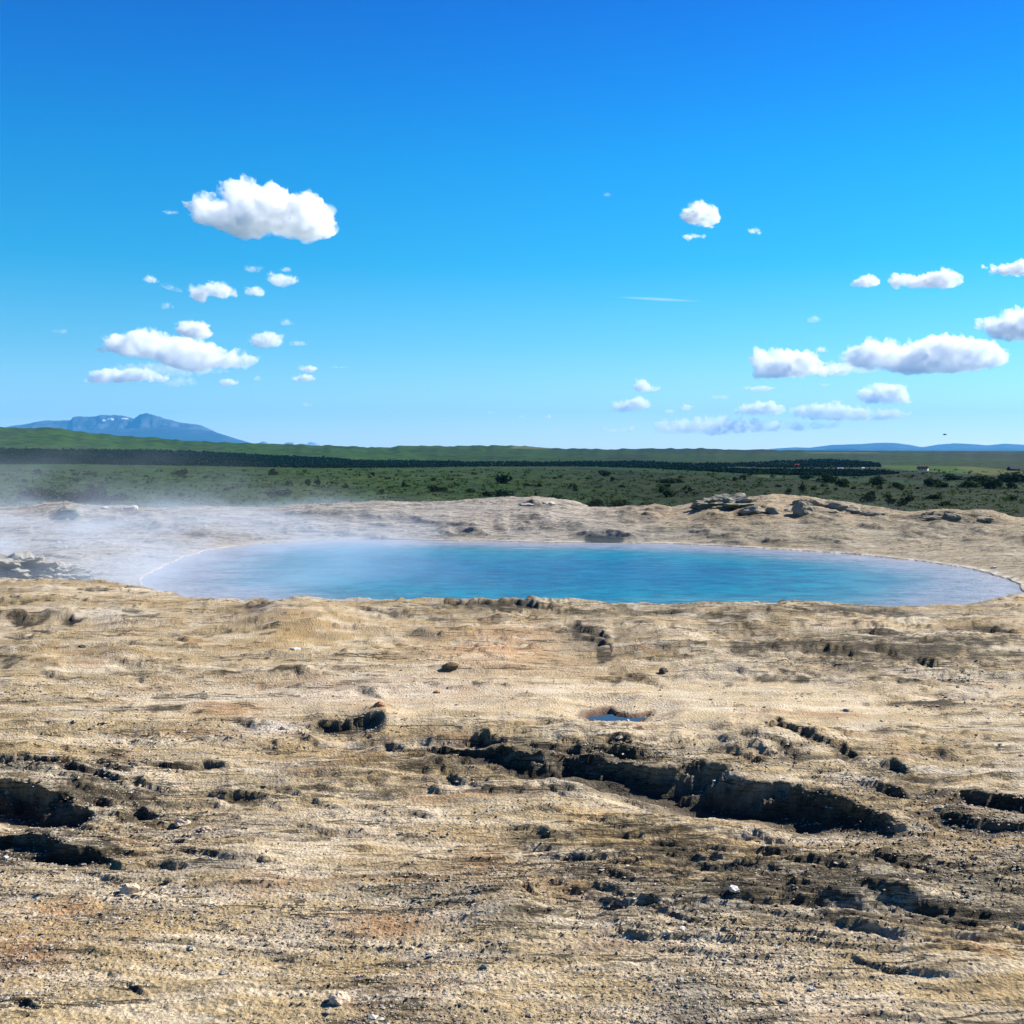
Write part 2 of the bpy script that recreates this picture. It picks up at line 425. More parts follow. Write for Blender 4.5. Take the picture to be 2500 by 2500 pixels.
def build_ground():
    X, Y = GX, GY
    z, yc = ground_macro(X, Y)
    d = np.full(X.shape, 9.0)
    box = (Y > 11.5) & (Y < 27.5)
    rsel = np.where((ROWS > 11.5) & (ROWS < 27.5))[0]
    r0, r1 = rsel[0], rsel[-1] + 1
    wob = 0.10 * fbm(X[r0:r1] * 1.3, Y[r0:r1] * 1.3, 3, 31) + 0.03 * fbm(X[r0:r1] * 8, Y[r0:r1] * 6, 2, 32)
    d[r0:r1] = sdf_poly(X[r0:r1], Y[r0:r1], PP) + wob * 0.8
    front = Y < yc + 1.6
    wdt = np.where(front, 0.55, 1.7)
    z = np.where(d < 0, WL - 0.03 - 0.9 * np.minimum(-d * 0.5, 1), lerp(WL + 0.015, z, ss(0, 1, d / wdt)))
    # left bank: grade softly
    px, py = proj(X, Y, z)
    near = Y < yc + 0.25
    far = (Y > yc + 0.25) & (Y < YR + 0.6)
    # bumps
    for a, b, sa, sb, h in NEAR_BUMPS:
        z = z + near * h * np.exp(-((px - a) / sa) ** 2 - ((py - b) / sb) ** 2) * (0.8 + 0.4 * vn(X * 3, Y * 3, 8))
    kdist = np.clip(Y / 5.0, 0.6, 3)
    onland = ss(0.0, 0.5, d)
    z = z + onland * 0.035 * fbm(X * 0.45, Y * 0.8, 3, 1)
    strata = np.zeros(X.shape)
    def G(a, b, sa, sb):
        return np.exp(-((px - a) / sa) ** 2 - ((py - b) / sb) ** 2)
    strata = 0.35 + 0.9 * G(1950, 2170, 650, 110) + 0.8 * G(1500, 2060, 300, 60) + 0.8 * G(1200, 1870, 420, 60) + 0.9 * G(2200, 1600, 480, 50) \
        + 0.6 * G(300, 2000, 350, 120) + 0.6 * G(2200, 1950, 300, 80) + 0.5 * G(1600, 1500, 700, 25) - 0.45 * G(1500, 1730, 800, 60) - .4 * G(730, 1545, 180, 50) - 0.15 * G(600, 2380, 700, 110)
    strata = np.clip(strata, 0.08, 1.3)
    wx = X + 0.25 * fbm(X * 0.8, Y * 0.8, 2, 41); wy = Y + 0.18 * fbm(X * 0.9, Y * 1.3, 2, 42)
    fld = 0.11 * fbma(wx * 0.3, wy * 1.5, 5, 51, 0.5) + 0.012 * fbm(wx * 3, wy * 9, 3, 52)
    tilt = 0.05 * G(1950, 2170, 650, 140) * 0
    t1 = terr(fld, 0.014, 0.12)
    t2 = terr(fld * 1.3 + 0.006 * fbm(X * 6, Y * 16, 2, 53), 0.007, 0.25)
    zs = (0.6 * t1 + 0.4 * t2)
    z = z + onland * strata * (zs - 0.45 * fld) * np.where(near, 1.0, 1.3)
    # thin overlapping plates, their broken edges turned to the front
    Yl = np.log(np.maximum(Y, 1.0))
    lean = 0.9 * G(1950, 2150, 700, 250) + 0.5 * G(2200, 1620, 500, 80) + 0.1
    wsh = fbm(X * 0.3 + 4, Y * 0.42, 4, 55, .5)
    broke = fbm(X * 0.9 + 9, Y * 4.0, 4, 56, .6)
    q1 = fld / 0.014; f1_ = q1 - np.floor(q1)
    q2 = (fld * 1.3) / 0.007; f2_ = q2 - np.floor(q2)
    bm_ = ss(0.42, 0.62, vn(X * 1.3, Y * 6, 64)) * np.clip(strata, 0, 1)
    bm2 = ss(0.40, 0.66, vn(X * 1.7 + 5, Y * 7, 65)) * np.clip(strata, 0, 1)
    crack = np.maximum(ss(.80, .93, f1_) * bm_, .6 * ss(.76, .92, f2_) * bm2)
    for kk, amp, sd_ in ((16, .0026, 57), (38, .0020, 58), (84, .0012, 59)):
        sv = kk * (Yl + lean * 0.16 * X / np.maximum(Y, 2) * 2.0) + wsh * (2.2 + kk * 0.05) + 0.32 * fbm(X * 1.6, Y * 6, 3, sd_, .6)
        f = sv - np.floor(sv)
        prof = ss(0, 0.12, f) * (1 - f) ** 1.2
        on = ss(0.62 - 0.52 * strata, 1.05 - 0.52 * strata, 0.5 + broke * .8 + 0.5 * (vn(X * 1.1 + sd_, Y * 7, sd_ + 30) - .5) * 2 * .6)
        z = z + onland * on * amp * np.clip(Y, 2, 11) * prof * 1.15
        crack = np.maximum(crack, on * ss(0.13, 0.03, np.abs(f - 0.02)) * (1 if kk < 30 else .75))
    # dropping shelf at the lower right, layered
    dark = np.zeros(X.shape)                      # damp algae tone, plus the shade of ledge faces and hollows painted in
    # scarps
    PXf = px; 
    nz1 = fbm(X * 3.2, Y * 7, 4, 61, 0.6)
    nz2 = fbm(X * 1.5, Y * 1.5, 2, 62)
    uy = np.zeros(X.shape)
    rowpy_min = np.where(near | far, py, 1e9).min(1); rowpy_max = np.where(near | far, py, -1e9).max(1)
    for pts, hs, back, jit, und, gul in SC:
        pts = np.array(pts, float)
        x0, x1 = pts[0, 0], pts[-1, 0]
        yy0, yy1 = pts[:, 1].min(), pts[:, 1].max()
        isnear = pts[:, 1].mean() > 1474
        if pts[:, 1].mean() > 1405 and pts[0, 0] < 0 and pts[:, 1].mean() < 1425:
            isnear = False
        rs = np.where((rowpy_max > yy0 - back * 3 - 30) & (rowpy_min < yy1 + back + 30) & (ROWS > 2.3) & (ROWS < YR + 1))[0]
        if len(rs) == 0:
            continue
        sl_ = slice(rs[0], rs[-1] + 1)
        mrow = PXf[sl_]
        cs = np.where((mrow.min(0) < x1 + 5) & (mrow.max(0) > x0 - 5))[0]
        if len(cs) == 0:
            continue
        sc_ = slice(cs[0], cs[-1] + 1)
        q = px[sl_, sc_]; p = py[sl_, sc_]
        m = (near if isnear else far)[sl_, sc_] & (q > x0) & (q < x1)
        c = np.interp(q, pts[:, 0], pts[:, 1]); h = np.interp(q, pts[:, 0], hs)
        ym = Y[sl_, sc_]
        hpx = h / np.maximum(ym, 2) / PX
        dy = c - (0.55 if isnear else 0.05) * hpx - p + jit * (nz1[sl_, sc_] * 1.6 + nz2[sl_, sc_] * 0.6) + (0.14 * hpx) * nz2[sl_, sc_]
        e = max(1.0, back * 0.012)
        wst = e * 2 + 0.28 * hpx
        stp = terr(np.clip(dy / wst + 0.10 * nz1[sl_, sc_], 0, 0.9999), 0.25, 0.4) / 0.85
        stp = np.where(dy > 0, np.clip(stp, 0, 1), 0)
        b_ = stp * np.exp(-np.maximum(dy - wst, 0) / back)
        front = 3.0 + 0.7 * hpx
        low = np.where(dy > 0, 1 - stp, np.exp(-(np.maximum(-dy, 0) / front) ** 2))
        b_ = (0.42 if isnear else 0.92) * b_; f_ = -(0.62 if isnear else 0.08) * low
        z[sl_, sc_] += m * h * (b_ + f_)
        uy[sl_, sc_] -= m * und * (1.0 if isnear else 0.25) * ss(0, 0.03, h) * ss(wst * .6, wst, dy) * np.exp(-np.maximum(dy - wst, 0) / (back * 0.16)) * 0.6
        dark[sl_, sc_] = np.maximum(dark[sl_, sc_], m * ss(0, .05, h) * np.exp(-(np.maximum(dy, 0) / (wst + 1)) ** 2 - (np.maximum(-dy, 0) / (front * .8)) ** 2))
    # general roughness
    fine = fbm(X * 11, Y * 11, 4, 71, 0.62)
    grav = fbm(X * 40, Y * 34, 3, 72, 0.7)
    rough = np.clip(0.16 + 0.4 * fbm(X * 0.9, Y * 1.3, 3, 73) + 0.75 * G(900, 2400, 1500, 260) + .25 * G(1900, 2150, 700, 120) + .35 * G(900, 1960, 800, 90) + .3 * G(1200, 1580, 200, 50), 0.08, 1.1)
    z = z + onland * rough * (0.0065 * fine + np.where(Y < 11, 0.0045, 0.002) * grav)
    # pits
    pit = 0.3 * ss(0.26, 0.42, fbm(X * 1.4, Y * 5.5, 4, 81, 0.6)) * ss(0.0, 0.5, fbm(X * 0.5, Y * 0.7, 2, 82) + 0.15)
    z = z - onland * pit * 0.026 * np.where(py > 1790, 1, 0.45)
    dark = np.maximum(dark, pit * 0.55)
    # puddle
    dp = np.full(X.shape, 1.0)
    rs = np.where((ROWS > 6) & (ROWS < 9))[0]
    dp[rs[0]:rs[-1] + 1] = sdf_poly(X[rs[0]:rs[-1] + 1], Y[rs[0]:rs[-1] + 1], PUD) + 0.012 * nz1[rs[0]:rs[-1] + 1]
    flat = ss(0.28, 0.02, dp)
    z = lerp(z, 0.0, flat)
    z = z - 0.035 * ss(0.015, -0.02, dp)
    # -------------------------------------------------- albedo
    def A(r, g, b):
        return np.array((r, g, b), np.float32)
    tan = A(.52, .415, .245); ochre = A(.46, .335, .165); pale = A(.70, .60, .44); grey = A(.40, .355, .25); dk = A(.05, .045, .035); rust = A(.30, .13, .06); white = A(.8, .76, .68)
    c = np.empty(X.shape + (3,), np.float32); c[:] = tan
    def mixc(c, col, f):
        return c + (col - c) * np.clip(f, 0, 1)[..., None]
    n1 = fbm(X * 0.7, Y * 1.1, 5, 91, 0.6); n2 = fbm(X * 1.1 + 9, Y * 2.0, 5, 92, 0.62); n3 = fbma(X * 2.0, Y * 7, 4, 93, 0.6); n4 = fbm(X * 0.4, Y * .6, 3, 94)
    c = mixc(c, ochre, ss(-0.05, 0.5, n1) * 0.8)
    c = mixc(c, grey, ss(0.05, 0.5, n2) * 0.55)
    c = mixc(c, pale, ss(0.0, 0.45, -n1 + 0.4 * n3) * 0.75)
    c = mixc(c, pale, G(1700, 1720, 900, 80) * (0.55 + .5 * n2))
    c = mixc(c, A(.66, .55, .44), G(900, 1690, 400, 40) * 0.8)
    c = mixc(c, A(.78, .70, .56), G(750, 2030, 380, 95) * (0.55 + n3 * 1.2))
    c = mixc(c, A(.78, .70, .56), ss(.05, .45, fbma(X * 1.1 + 4, Y * 4.5, 5, 121, .65)) * .55)
    c = mixc(c, white, G(660, 1782, 75, 11) * 1.3)
    c = mixc(c, A(.72, .52, .28), G(1450, 1990, 75, 20) * 0.9)
    c = mixc(c, white, G(280, 1505, 110, 18) * 0.6)
    c = mixc(c, white, G(900, 1508, 60, 8) * 0.8)
    c = mixc(c, A(.74, .55, .32), G(100, 2030, 120, 18) * 0.9)
    c = mixc(c, white, ss(0.35, 0.7, n3 + 0.5 * n2) * 0.5)
    c = mixc(c, ochre, G(730, 1540, 170, 60) * 0.75)
    c = mixc(c, A(.58, .36, .19), G(1250, 1590, 190, 50) * (0.7 + n2))
    for a, b, sa, sb in ((1330, 2180, 110, 22), (180, 2235, 170, 25), (60, 2330, 90, 60), (1180, 2110, 60, 30), (940, 2250, 120, 30), (560, 1740, 120, 20), (860, 1850, 200, 22), (930, 1745, 60, 22)):
        c = mixc(c, A(.52, .31, .16), G(a, b, sa, sb) * (0.55 + 1.2 * n2))
    c = mixc(c, ochre, G(780, 1840, 300, 40) * 0.5)
    c = mixc(c, rust, ss(0.25, 0.6, fbm(X * 1.7, Y * 2.6, 4, 95)) * 0.35)
    c = mixc(c, A(.30, .26, .20), G(1450, 1570, 110, 40) * (0.8 + n3 * .8))
    c = mixc(c, A(.24, .20, .13), G(1820, 1530, 90, 26) * (0.7 + n3))
    c = mixc(c, A(.26, .23, .20), ss(0.15, 0.55, n3 + 0.25 * n4) * 0.45)
    c = mixc(c, A(.20, .17, .14), G(640, 1505, 40, 18) * .9)
    c = mixc(c, A(.20, .18, .13), G(1980, 2190, 620, 85) * (0.75 + 0.8 * n3))
    c = mixc(c, A(.22, .19, .13), G(1300, 1880, 430, 45) * (0.45 + 0.9 * n3))
    c = mixc(c, A(.20, .17, .11), G(2150, 1600, 450, 50) * (0.5 + 1.0 * n3))
    c = mixc(c, A(.22, .20, .14), G(1650, 1500, 800, 16) * (0.45 + 0.9 * n3))
    for a, b, sa, sb in ((960, 2450, 130, 40), (1700, 2440, 90, 50), (560, 2120, 60, 25), (1250, 2270, 60, 40), (20, 1600, 40, 30), (570, 1240, 1, 1), (90, 1500, 70, 14)):
        c = mixc(c, A(.17, .16, .13), G(a, b, sa, sb) * (0.6 + n2))
    c = mixc(c, A(.10, .085, .06), crack * 0.85)
    stain_shade = np.zeros(X.shape)  # dark algae stains, mixed with painted-in shadow of the fine ledges
    kf = np.clip(5.5 / Y, .45, 1.2)
    nl = .75 * fbma(X * 0.9 + 2, Y * 7 * kf, 5, 111, .68) + .45 * fbma(X * 2.2, Y * 22 * kf, 3, 112, .6) + .3 * fbm(X * 9, Y * 16, 3, 113, .6)
    for a, b, sa, sb in ((1400, 1555, 90, 14), (1480, 1600, 25, 35), (1560, 1660, 90, 14), (1200, 1490, 220, 7), (1640, 1505, 120, 8), (1790, 1530, 110, 22), (2100, 1498, 200, 9), (2140, 1552, 90, 8),
            (2430, 1548, 120, 10), (2000, 1600, 350, 18), (2300, 1590, 250, 18), (630, 1495, 45, 14), (940, 1512, 90, 8), (180, 1518, 60, 9), (330, 1508, 55, 10), (70, 1510, 60, 16), (450, 1555, 180, 7),
            (20, 1610, 40, 25), (1110, 1865, 200, 18), (1350, 1850, 250, 22), (1150, 1930, 120, 20), (830, 1780, 110, 16), (900, 1900, 70, 18), (2000, 1850, 140, 25), (2250, 1910, 180, 22), (2350, 2010, 220, 20),
            (1950, 2180, 500, 60), (1500, 2090, 260, 30), (2250, 2250, 260, 45), (300, 1930, 120, 35), (150, 2100, 220, 30), (480, 1880, 140, 12), (600, 1945, 90, 12), (1300, 2240, 60, 15), (1000, 2170, 60, 12),
            (1700, 2440, 80, 25), (960, 2460, 80, 25), (330, 2410, 60, 8), (1900, 1660, 300, 16), (2200, 1720, 200, 10), (700, 1640, 200, 8), (250, 1740, 260, 8), (1250, 1790, 200, 10)):
        stain_shade = np.maximum(stain_shade, np.exp(-((px - a) / (sa * 1.15)) ** 2 - ((py - b) / (sb * 1.2)) ** 2) * near)
    stain_shade = ss(0.08, 0.22, stain_shade * 0.62 - 0.28 + 0.85 * nl)
    lnl = fbma(X * 3.2 / np.sqrt(np.maximum(Y, 2)), Yl * 26 + 3 * lean * X / np.maximum(Y, 2), 4, 131, .7) + .35 * fbm(X * 5, Yl * 60, 2, 132)
    lnm = ss(-.12, .16, lnl)
    stain_shade = stain_shade * lerp(1.0, lnm, ss(4.0, 7.0, Y) * .85 + .1)
    c = mixc(c, A(.06, .052, .036), stain_shade * 0.9)
    c = mixc(c, A(.16, .135, .09), ss(.10, .30, lnl) * near * np.clip(strata, 0, 1) * .5)
    c = mixc(c, A(.82, .75, .62), ss(.16, .36, -lnl) * near * .4)
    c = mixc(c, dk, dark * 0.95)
    # far bank: whitish at the left, olive grey at the right
    fm = (Y > yc + 0.1).astype(float)
    bankc = lerp(A(.47, .455, .44)[None, None], A(.40, .35, .25)[None, None], ss(1300, 1800, px)[..., None])
    c = mixc(c, bankc.astype(np.float32), fm * (0.80 + 0.2 * n2))
    c = mixc(c, A(.52, .40, .26), fm * ss(1295, 1255, py) * ss(1350, 1700, px) * 0.5)
    c = mixc(c, A(.10, .10, .09), fm * crack * 0.8)
    c = mixc(c, A(.22, .22, .19), fm * ss(0.0, 0.5, fbma(X * 0.7, Y * 2.6, 5, 96, .65)) * 0.55)
    c = mixc(c, A(.62, .58, .52), fm * ss(0.1, 0.6, fbma(X * 0.8 + 30, Y * 2.0, 5, 97, .65)) * 0.5)
    c = mixc(c, dk, fm * dark * 0.5)
    c = mixc(c, A(.34, .34, .30), fm * G(1650, 1305, 220, 14) * .5)
    c = mixc(c, A(.26, .24, .2), G(480, 1440, 130, 9) * fm * 0.8)
    cave = np.clip(G(1476, 1316, 44, 10) * 2.2, 0, 1) * ss(1309, 1311.5, py) * ss(1422, 1432, px) * ss(1528, 1518, px)  # mask that paints the recess's shade into the bank colour
    c = mixc(c, A(.03, .05, .06), cave * ss(1303, 1306, py) * fm)
    rim = np.exp(-((d - 0.06) / 0.10) ** 2) * (1 - cave)
    c = mixc(c, A(.80, .79, .77), rim * ss(1000, 1500, px) * fm * ss(-.25, .25, n3 + .6 * n2) * 0.8)
    c = mixc(c, A(.40, .42, .44), (d < 0.0) * 0.9 * (1 - cave))
    c = mixc(c, A(.07, .02, .014), ss(0.065, 0.03, dp) * 1.0)
    c = mixc(c, pale, np.exp(-((dp - 0.05) / 0.05) ** 2) * 0.5)
    c *= (1 + 0.16 * fbm(X * 25, Y * 25, 3, 98, 0.7) + 0.10 * (vn(X * 90, Y * 60, 99) - .5))[..., None]
    c = mixc(c, A(.02, .035, .045), cave * fm)
    c *= np.array((.735, .69, .62), np.float32)
    Yd = Y + uy
    lay = np.clip(strata + .5 * stain_shade, 0, 1.3)
    lay = np.where(Y > yc + .3, .75, lay)
    return X, Yd, z, c, px, py, d, lay * onland, rough

gX, gY, gZ, gC, gpx, gpy, gd, gL, gR = build_ground()

def rock_material():
    m, t, out = nmat("sinter_rock")
    a = nn(t, 'ShaderNodeAttribute', attribute_name="col")
    g = nn(t, 'ShaderNodeNewGeometry')
    n1 = nn(t, 'ShaderNodeTexNoise', {'Vector': g.outputs['Position'], 'Scale': 55.0, 'Detail': 5.0, 'Roughness': 0.75})
    n2 = nn(t, 'ShaderNodeTexVoronoi', {'Vector': g.outputs['Position'], 'Scale': 70.0})
    f = ramp(t, n1.outputs[0], [(0.30, (0.42, 0.40, 0.38)), (0.46, (.95, .95, .95)), (0.56, (1.05, 1.05, 1.05)), (0.70, (1.5, 1.5, 1.48))])
    gr = nn(t, 'ShaderNodeAttribute', attribute_name="grit")
    c = mix_c(t, math_n(t, 'MINIMUM', math_n(t, 'ADD', math_n(t, 'MULTIPLY', gr.outputs['Fac'], 1.1), .22), 1.0), a.outputs['Color'], mix_c(t, 1.0, a.outputs['Color'], f, 'MULTIPLY'))
    # split edges of the thin sinter layers: long crooked cracks coloured dark
    la = nn(t, 'ShaderNodeAttribute', attribute_name="layers")
    tot = None
    for k, (fx_, fy_, wd, thr, w_) in enumerate(((.55, 3.2, .016, .50, 1.0), (1.3, 8.0, .020, .50, .9), (2.6, 19.0, .028, .53, .65), (.28, 1.5, .010, .50, 1.0))):
        mp = nn(t, 'ShaderNodeMapping', {'Vector': g.outputs['Position'], 'Scale': (fx_, fy_, fy_ * 3.0), 'Location': (k * 3.7, k * 1.3, 0), 'Rotation': (0, 0, (-.05, .03, -.03, .02)[k])})
        q = nn(t, 'ShaderNodeTexNoise', {'Vector': mp.outputs[0], 'Scale': 1.0, 'Detail': 6.0, 'Roughness': 0.58, 'Distortion': 0.25})
        mk_ = nn(t, 'ShaderNodeTexNoise', {'Vector': mp.outputs[0], 'Scale': 1.9, 'Detail': 3.0, 'Roughness': 0.6, 'Distortion': 0.0})
        band = nn(t, 'ShaderNodeMapRange', {'Value': math_n(t, 'ABSOLUTE', math_n(t, 'SUBTRACT', q.outputs[0], 0.5)), 'From Min': wd * .35, 'From Max': wd, 'To Min': 1.0, 'To Max': 0.0}).outputs[0]
        thrn = math_n(t, 'SUBTRACT', thr + .10, math_n(t, 'MULTIPLY', la.outputs['Fac'], .17))
        gate = nn(t, 'ShaderNodeMapRange', {'Value': math_n(t, 'SUBTRACT', mk_.outputs[0], thrn), 'From Min': 0.0, 'From Max': .05, 'To Min': 0.0, 'To Max': w_}).outputs[0]
        b_ = math_n(t, 'MULTIPLY', band, gate)
        tot = b_ if tot is None else math_n(t, 'MAXIMUM', tot, b_)
    tot = math_n(t, 'MULTIPLY', tot, math_n(t, 'MINIMUM', math_n(t, 'MULTIPLY', la.outputs['Fac'], 4.0), 1.0))
    c = mix_c(t, math_n(t, 'MULTIPLY', tot, .85), c, (.03, .026, .019))
    h = math_n(t, 'ADD', n1.outputs[0], math_n(t, 'MULTIPLY', n2.outputs['Distance'], 0.6))
    h = math_n(t, 'SUBTRACT', h, math_n(t, 'MULTIPLY', tot, 1.2))
    b = nn(t, 'ShaderNodeBump', {'Height': h, 'Strength': 0.7, 'Distance': 0.014})
    p = nn(t, 'ShaderNodeBsdfPrincipled', {'Base Color': c, 'Roughness': 0.9, 'Normal': b.outputs[0], 'Specular IOR Level': 0.15})
    t.links.new(p.outputs[0], out.inputs[0])
    return m
ROCK = rock_material()
gv = np.stack([gX, gY, gZ], -1).reshape(-1, 3)
gm = mesh_np("ground", gv, grid_faces(NR, NC), (ROCK,))
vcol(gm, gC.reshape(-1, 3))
vflt(gm, gL.ravel(), "layers")
vflt(gm, gR.ravel(), "grit")
link("ground", gm, kind="structure")

def ground_z(px, py, want_near=None):
    """nearest ground vertex to a picture point -> world point (first hit)"""
    m = (np.abs(gpx2 - px) < 14) & (np.abs(gpy2 - py) < 14)
    idx = np.where(m)
    if len(idx[0]) == 0:
        x, y = P(px, py, 0); return Vector((x, y, 0))
    dd = (gpx2[idx] - px) ** 2 + (gpy2[idx] - py) ** 2 + np.where(gY[idx] > YR + .3, 1e6, 0)
    k = int(np.argmin(dd))
    i, j = idx[0][k], idx[1][k]
    return Vector((float(gX[i, j]), float(gY[i, j]), float(gZ[i, j])))
gpx2, gpy2 = proj(gX, gY, gZ)
gpy2 = np.where(gY < 2.2, 1e9, gpy2)

# ------------------------------------------------------------------ pool water
def water_material():
    m, t, out = nmat("pool_water")
    a = nn(t, 'ShaderNodeAttribute', attribute_name="inside")
    g = nn(t, 'ShaderNodeNewGeometry')
    mp = nn(t, 'ShaderNodeMapping', {'Vector': g.outputs['Position'], 'Scale': (0.55, 1.0, 1.0)})
    n0 = nn(t, 'ShaderNodeTexNoise', {'Vector': mp.outputs[0], 'Scale': 0.9, 'Detail': 6.0, 'Roughness': 0.65})
    n1 = nn(t, 'ShaderNodeTexNoise', {'Vector': mp.outputs[0], 'Scale': 5.0, 'Detail': 7.0, 'Roughness': 0.7})
    n2 = nn(t, 'ShaderNodeTexNoise', {'Vector': mp.outputs[0], 'Scale': 16.0, 'Detail': 3.0, 'Roughness': 0.6})
    dd = math_n(t, 'ADD', a.outputs['Fac'], math_n(t, 'MULTIPLY', math_n(t, 'SUBTRACT', n0.outputs[0], 0.5), 1.6))
    dd = math_n(t, 'DIVIDE', dd, 5.0)
    c = ramp(t, dd, [(0.0, (.32, .30, .31)), (0.20, (.22, .25, .29)), (0.38, (.05, .19, .25)), (0.56, (.0, .185, .27)), (0.85, (.0, .13, .24))])
    f = ramp(t, n1.outputs[0], [(0.35, (.70, .78, .86)), (0.6, (1.1, 1.1, 1.1))])
    c = mix_c(t, 1.0, c, f, 'MULTIPLY')
    mps = nn(t, 'ShaderNodeMapping', {'Vector': g.outputs['Position'], 'Scale': (1.7, 3.4, 1.0)})
    ns = nn(t, 'ShaderNodeTexNoise', {'Vector': mps.outputs[0], 'Scale': 1.3, 'Detail': 5.0, 'Roughness': 0.65, 'Distortion': .4})
    c = mix_c(t, math_n(t, 'MINIMUM', math_n(t, 'MULTIPLY', a.outputs['Fac'], .45), 1.0), c, ramp(t, ns.outputs[0], [(.40, (.48, .60, .74)), (.54, (1, 1, 1)), (.7, (1.15, 1.1, 1.05))]), 'MULTIPLY')
    h = math_n(t, 'ADD', math_n(t, 'MULTIPLY', n1.outputs[0], 1.0), math_n(t, 'MULTIPLY', n2.outputs[0], 0.35))
    b = nn(t, 'ShaderNodeBump', {'Height': h, 'Strength': 0.8, 'Distance': 0.08})
    p = nn(t, 'ShaderNodeBsdfPrincipled', {'Base Color': c, 'Roughness': 0.22, 'IOR': 1.33, 'Normal': b.outputs[0], 'Specular IOR Level': 0.10})
    t.links.new(p.outputs[0], out.inputs[0])
    return m
wx0, wx1 = PP[:, 0].min() - 0.8, PP[:, 0].max() + 0.8
wy0, wy1 = PP[:, 1].min() - 0.5, PP[:, 1].max() + 0.6
wxx, wyy = np.meshgrid(np.linspace(wx0, wx1, 200), np.linspace(wy0, wy1, 130))
wd = sdf_poly(wxx, wyy, PP)
fc = grid_faces(130, 200)
keep = (wd.reshape(-1)[fc].min(1) < 0.35)
fc = fc[keep]
used, inv = np.unique(fc, return_inverse=True)
wv = np.stack([wxx.ravel(), wyy.ravel(), np.full(wxx.size, WL)], -1)[used]
wm = mesh_np("water", wv, inv.reshape(-1, 4), (water_material(),))
vflt(wm, np.maximum(-wd.ravel()[used], 0), "inside")
link("water", wm, kind="structure")

# small puddle
def puddle():
    m, t, out = nmat("puddle_water")
    p = nn(t, 'ShaderNodeBsdfPrincipled', {'Base Color': (.03, .055, .09, 1), 'Roughness': 0.08, 'IOR': 1.13, 'Specular IOR Level': .3})
    t.links.new(p.outputs[0], out.inputs[0])
    cx, cy_ = PUD.mean(0)
    y0_ = PUD[:, 1].min()
    q = [(cx + (x - cx) * .88, y0_ + 0.05 + (y - y0_) * 0.52, -0.010) for x, y in PUD]
    me = bpy.data.meshes.new("puddle_water"); me.from_pydata(q, [], [list(range(len(q)))]); me.materials.append(m)
    link("puddle_water", me, kind="structure")
puddle()

# ------------------------------------------------------------------ plain and far hills
HILL = [(-1500, 1035), (-400, 1040), (0, 1048), (60, 1050), (130, 1048), (190, 1056), (260, 1064), (400, 1074), (500, 1080), (620, 1083), (750, 1086), (900, 1091), (940, 1091), (1020, 1087), (1100, 1089),
        (1180, 1087), (1245, 1088), (1330, 1093), (1480, 1097), (1560, 1096), (1700, 1095), (1760, 1097), (1900, 1099), (2100, 1102), (2500, 1104), (4000, 1104)]
RP = np.array([36, 60, 120, 250, 400, 600, 900, 1400, 2500, 4500, 9000])
ZP = np.array([-4.5, -6.5, -10, -13.2, -13.8, -14.3, -15.2, -17.5, -19.0, -17.0, -11.5])
RH = 3600.0
def plain_z(x, y):
    r = np.hypot(x, y)
    q = 1250 + x / np.maximum(y, 1) / PX
    z = CAM_Z + np.interp(np.log(r), np.log(RP), ZP) - CAM_Z * 0
    top = np.interp(q, [a for a, b in HILL], [b for a, b in HILL])
    s = -np.tan(np.arctan((top - 1250) * PX) + PITCH)
    zt = CAM_Z + s * RH
    base = np.interp(np.log(np.full_like(r, RH)), np.log(RP), ZP) + CAM_Z
    rise = zt - base
    start = np.interp(q, [0, 900, 1600], [900, 1300, 1700])
    f = ss(0, 1, (r - start) / (RH - start)) ** 0.9
    after = np.clip((r - RH) / 3000.0, 0, 1)
    z = np.where(r < RH, z + rise * f, lerp(z + rise, z * 1.0 - 4.0, ss(0, 1, after)))
    und = fbm(x / 90, y / 90, 4, 201, .5) * np.clip((r - 60) / 400, 0, 1) * 0.9 + fbm(x / 700, y / 700, 3, 202) * ss(900, 3000, r) * 5 * ss(1700, 700, q)
    und = und + ss(1500, 3000, r) * ss(5500, 3600, r) * (fbm(q / 40, q * 0 + 2, 4, 203, .6) * 5.0 + 1.5 * fbm(q / 6, r / 200, 2, 204))
    return z + und
NPR, NPC = 380, 400
pr = np.exp(np.linspace(math.log(36), math.log(9000), NPR))
pa = np.radians(np.linspace(-37, 37, NPC))
PR, PA = np.meshgrid(pr, pa, indexing='ij')
pX = PR * np.sin(PA); pY = PR * np.cos(PA)
pZ = plain_z(pX, pY)
ppx, ppy = proj(pX, pY, pZ)

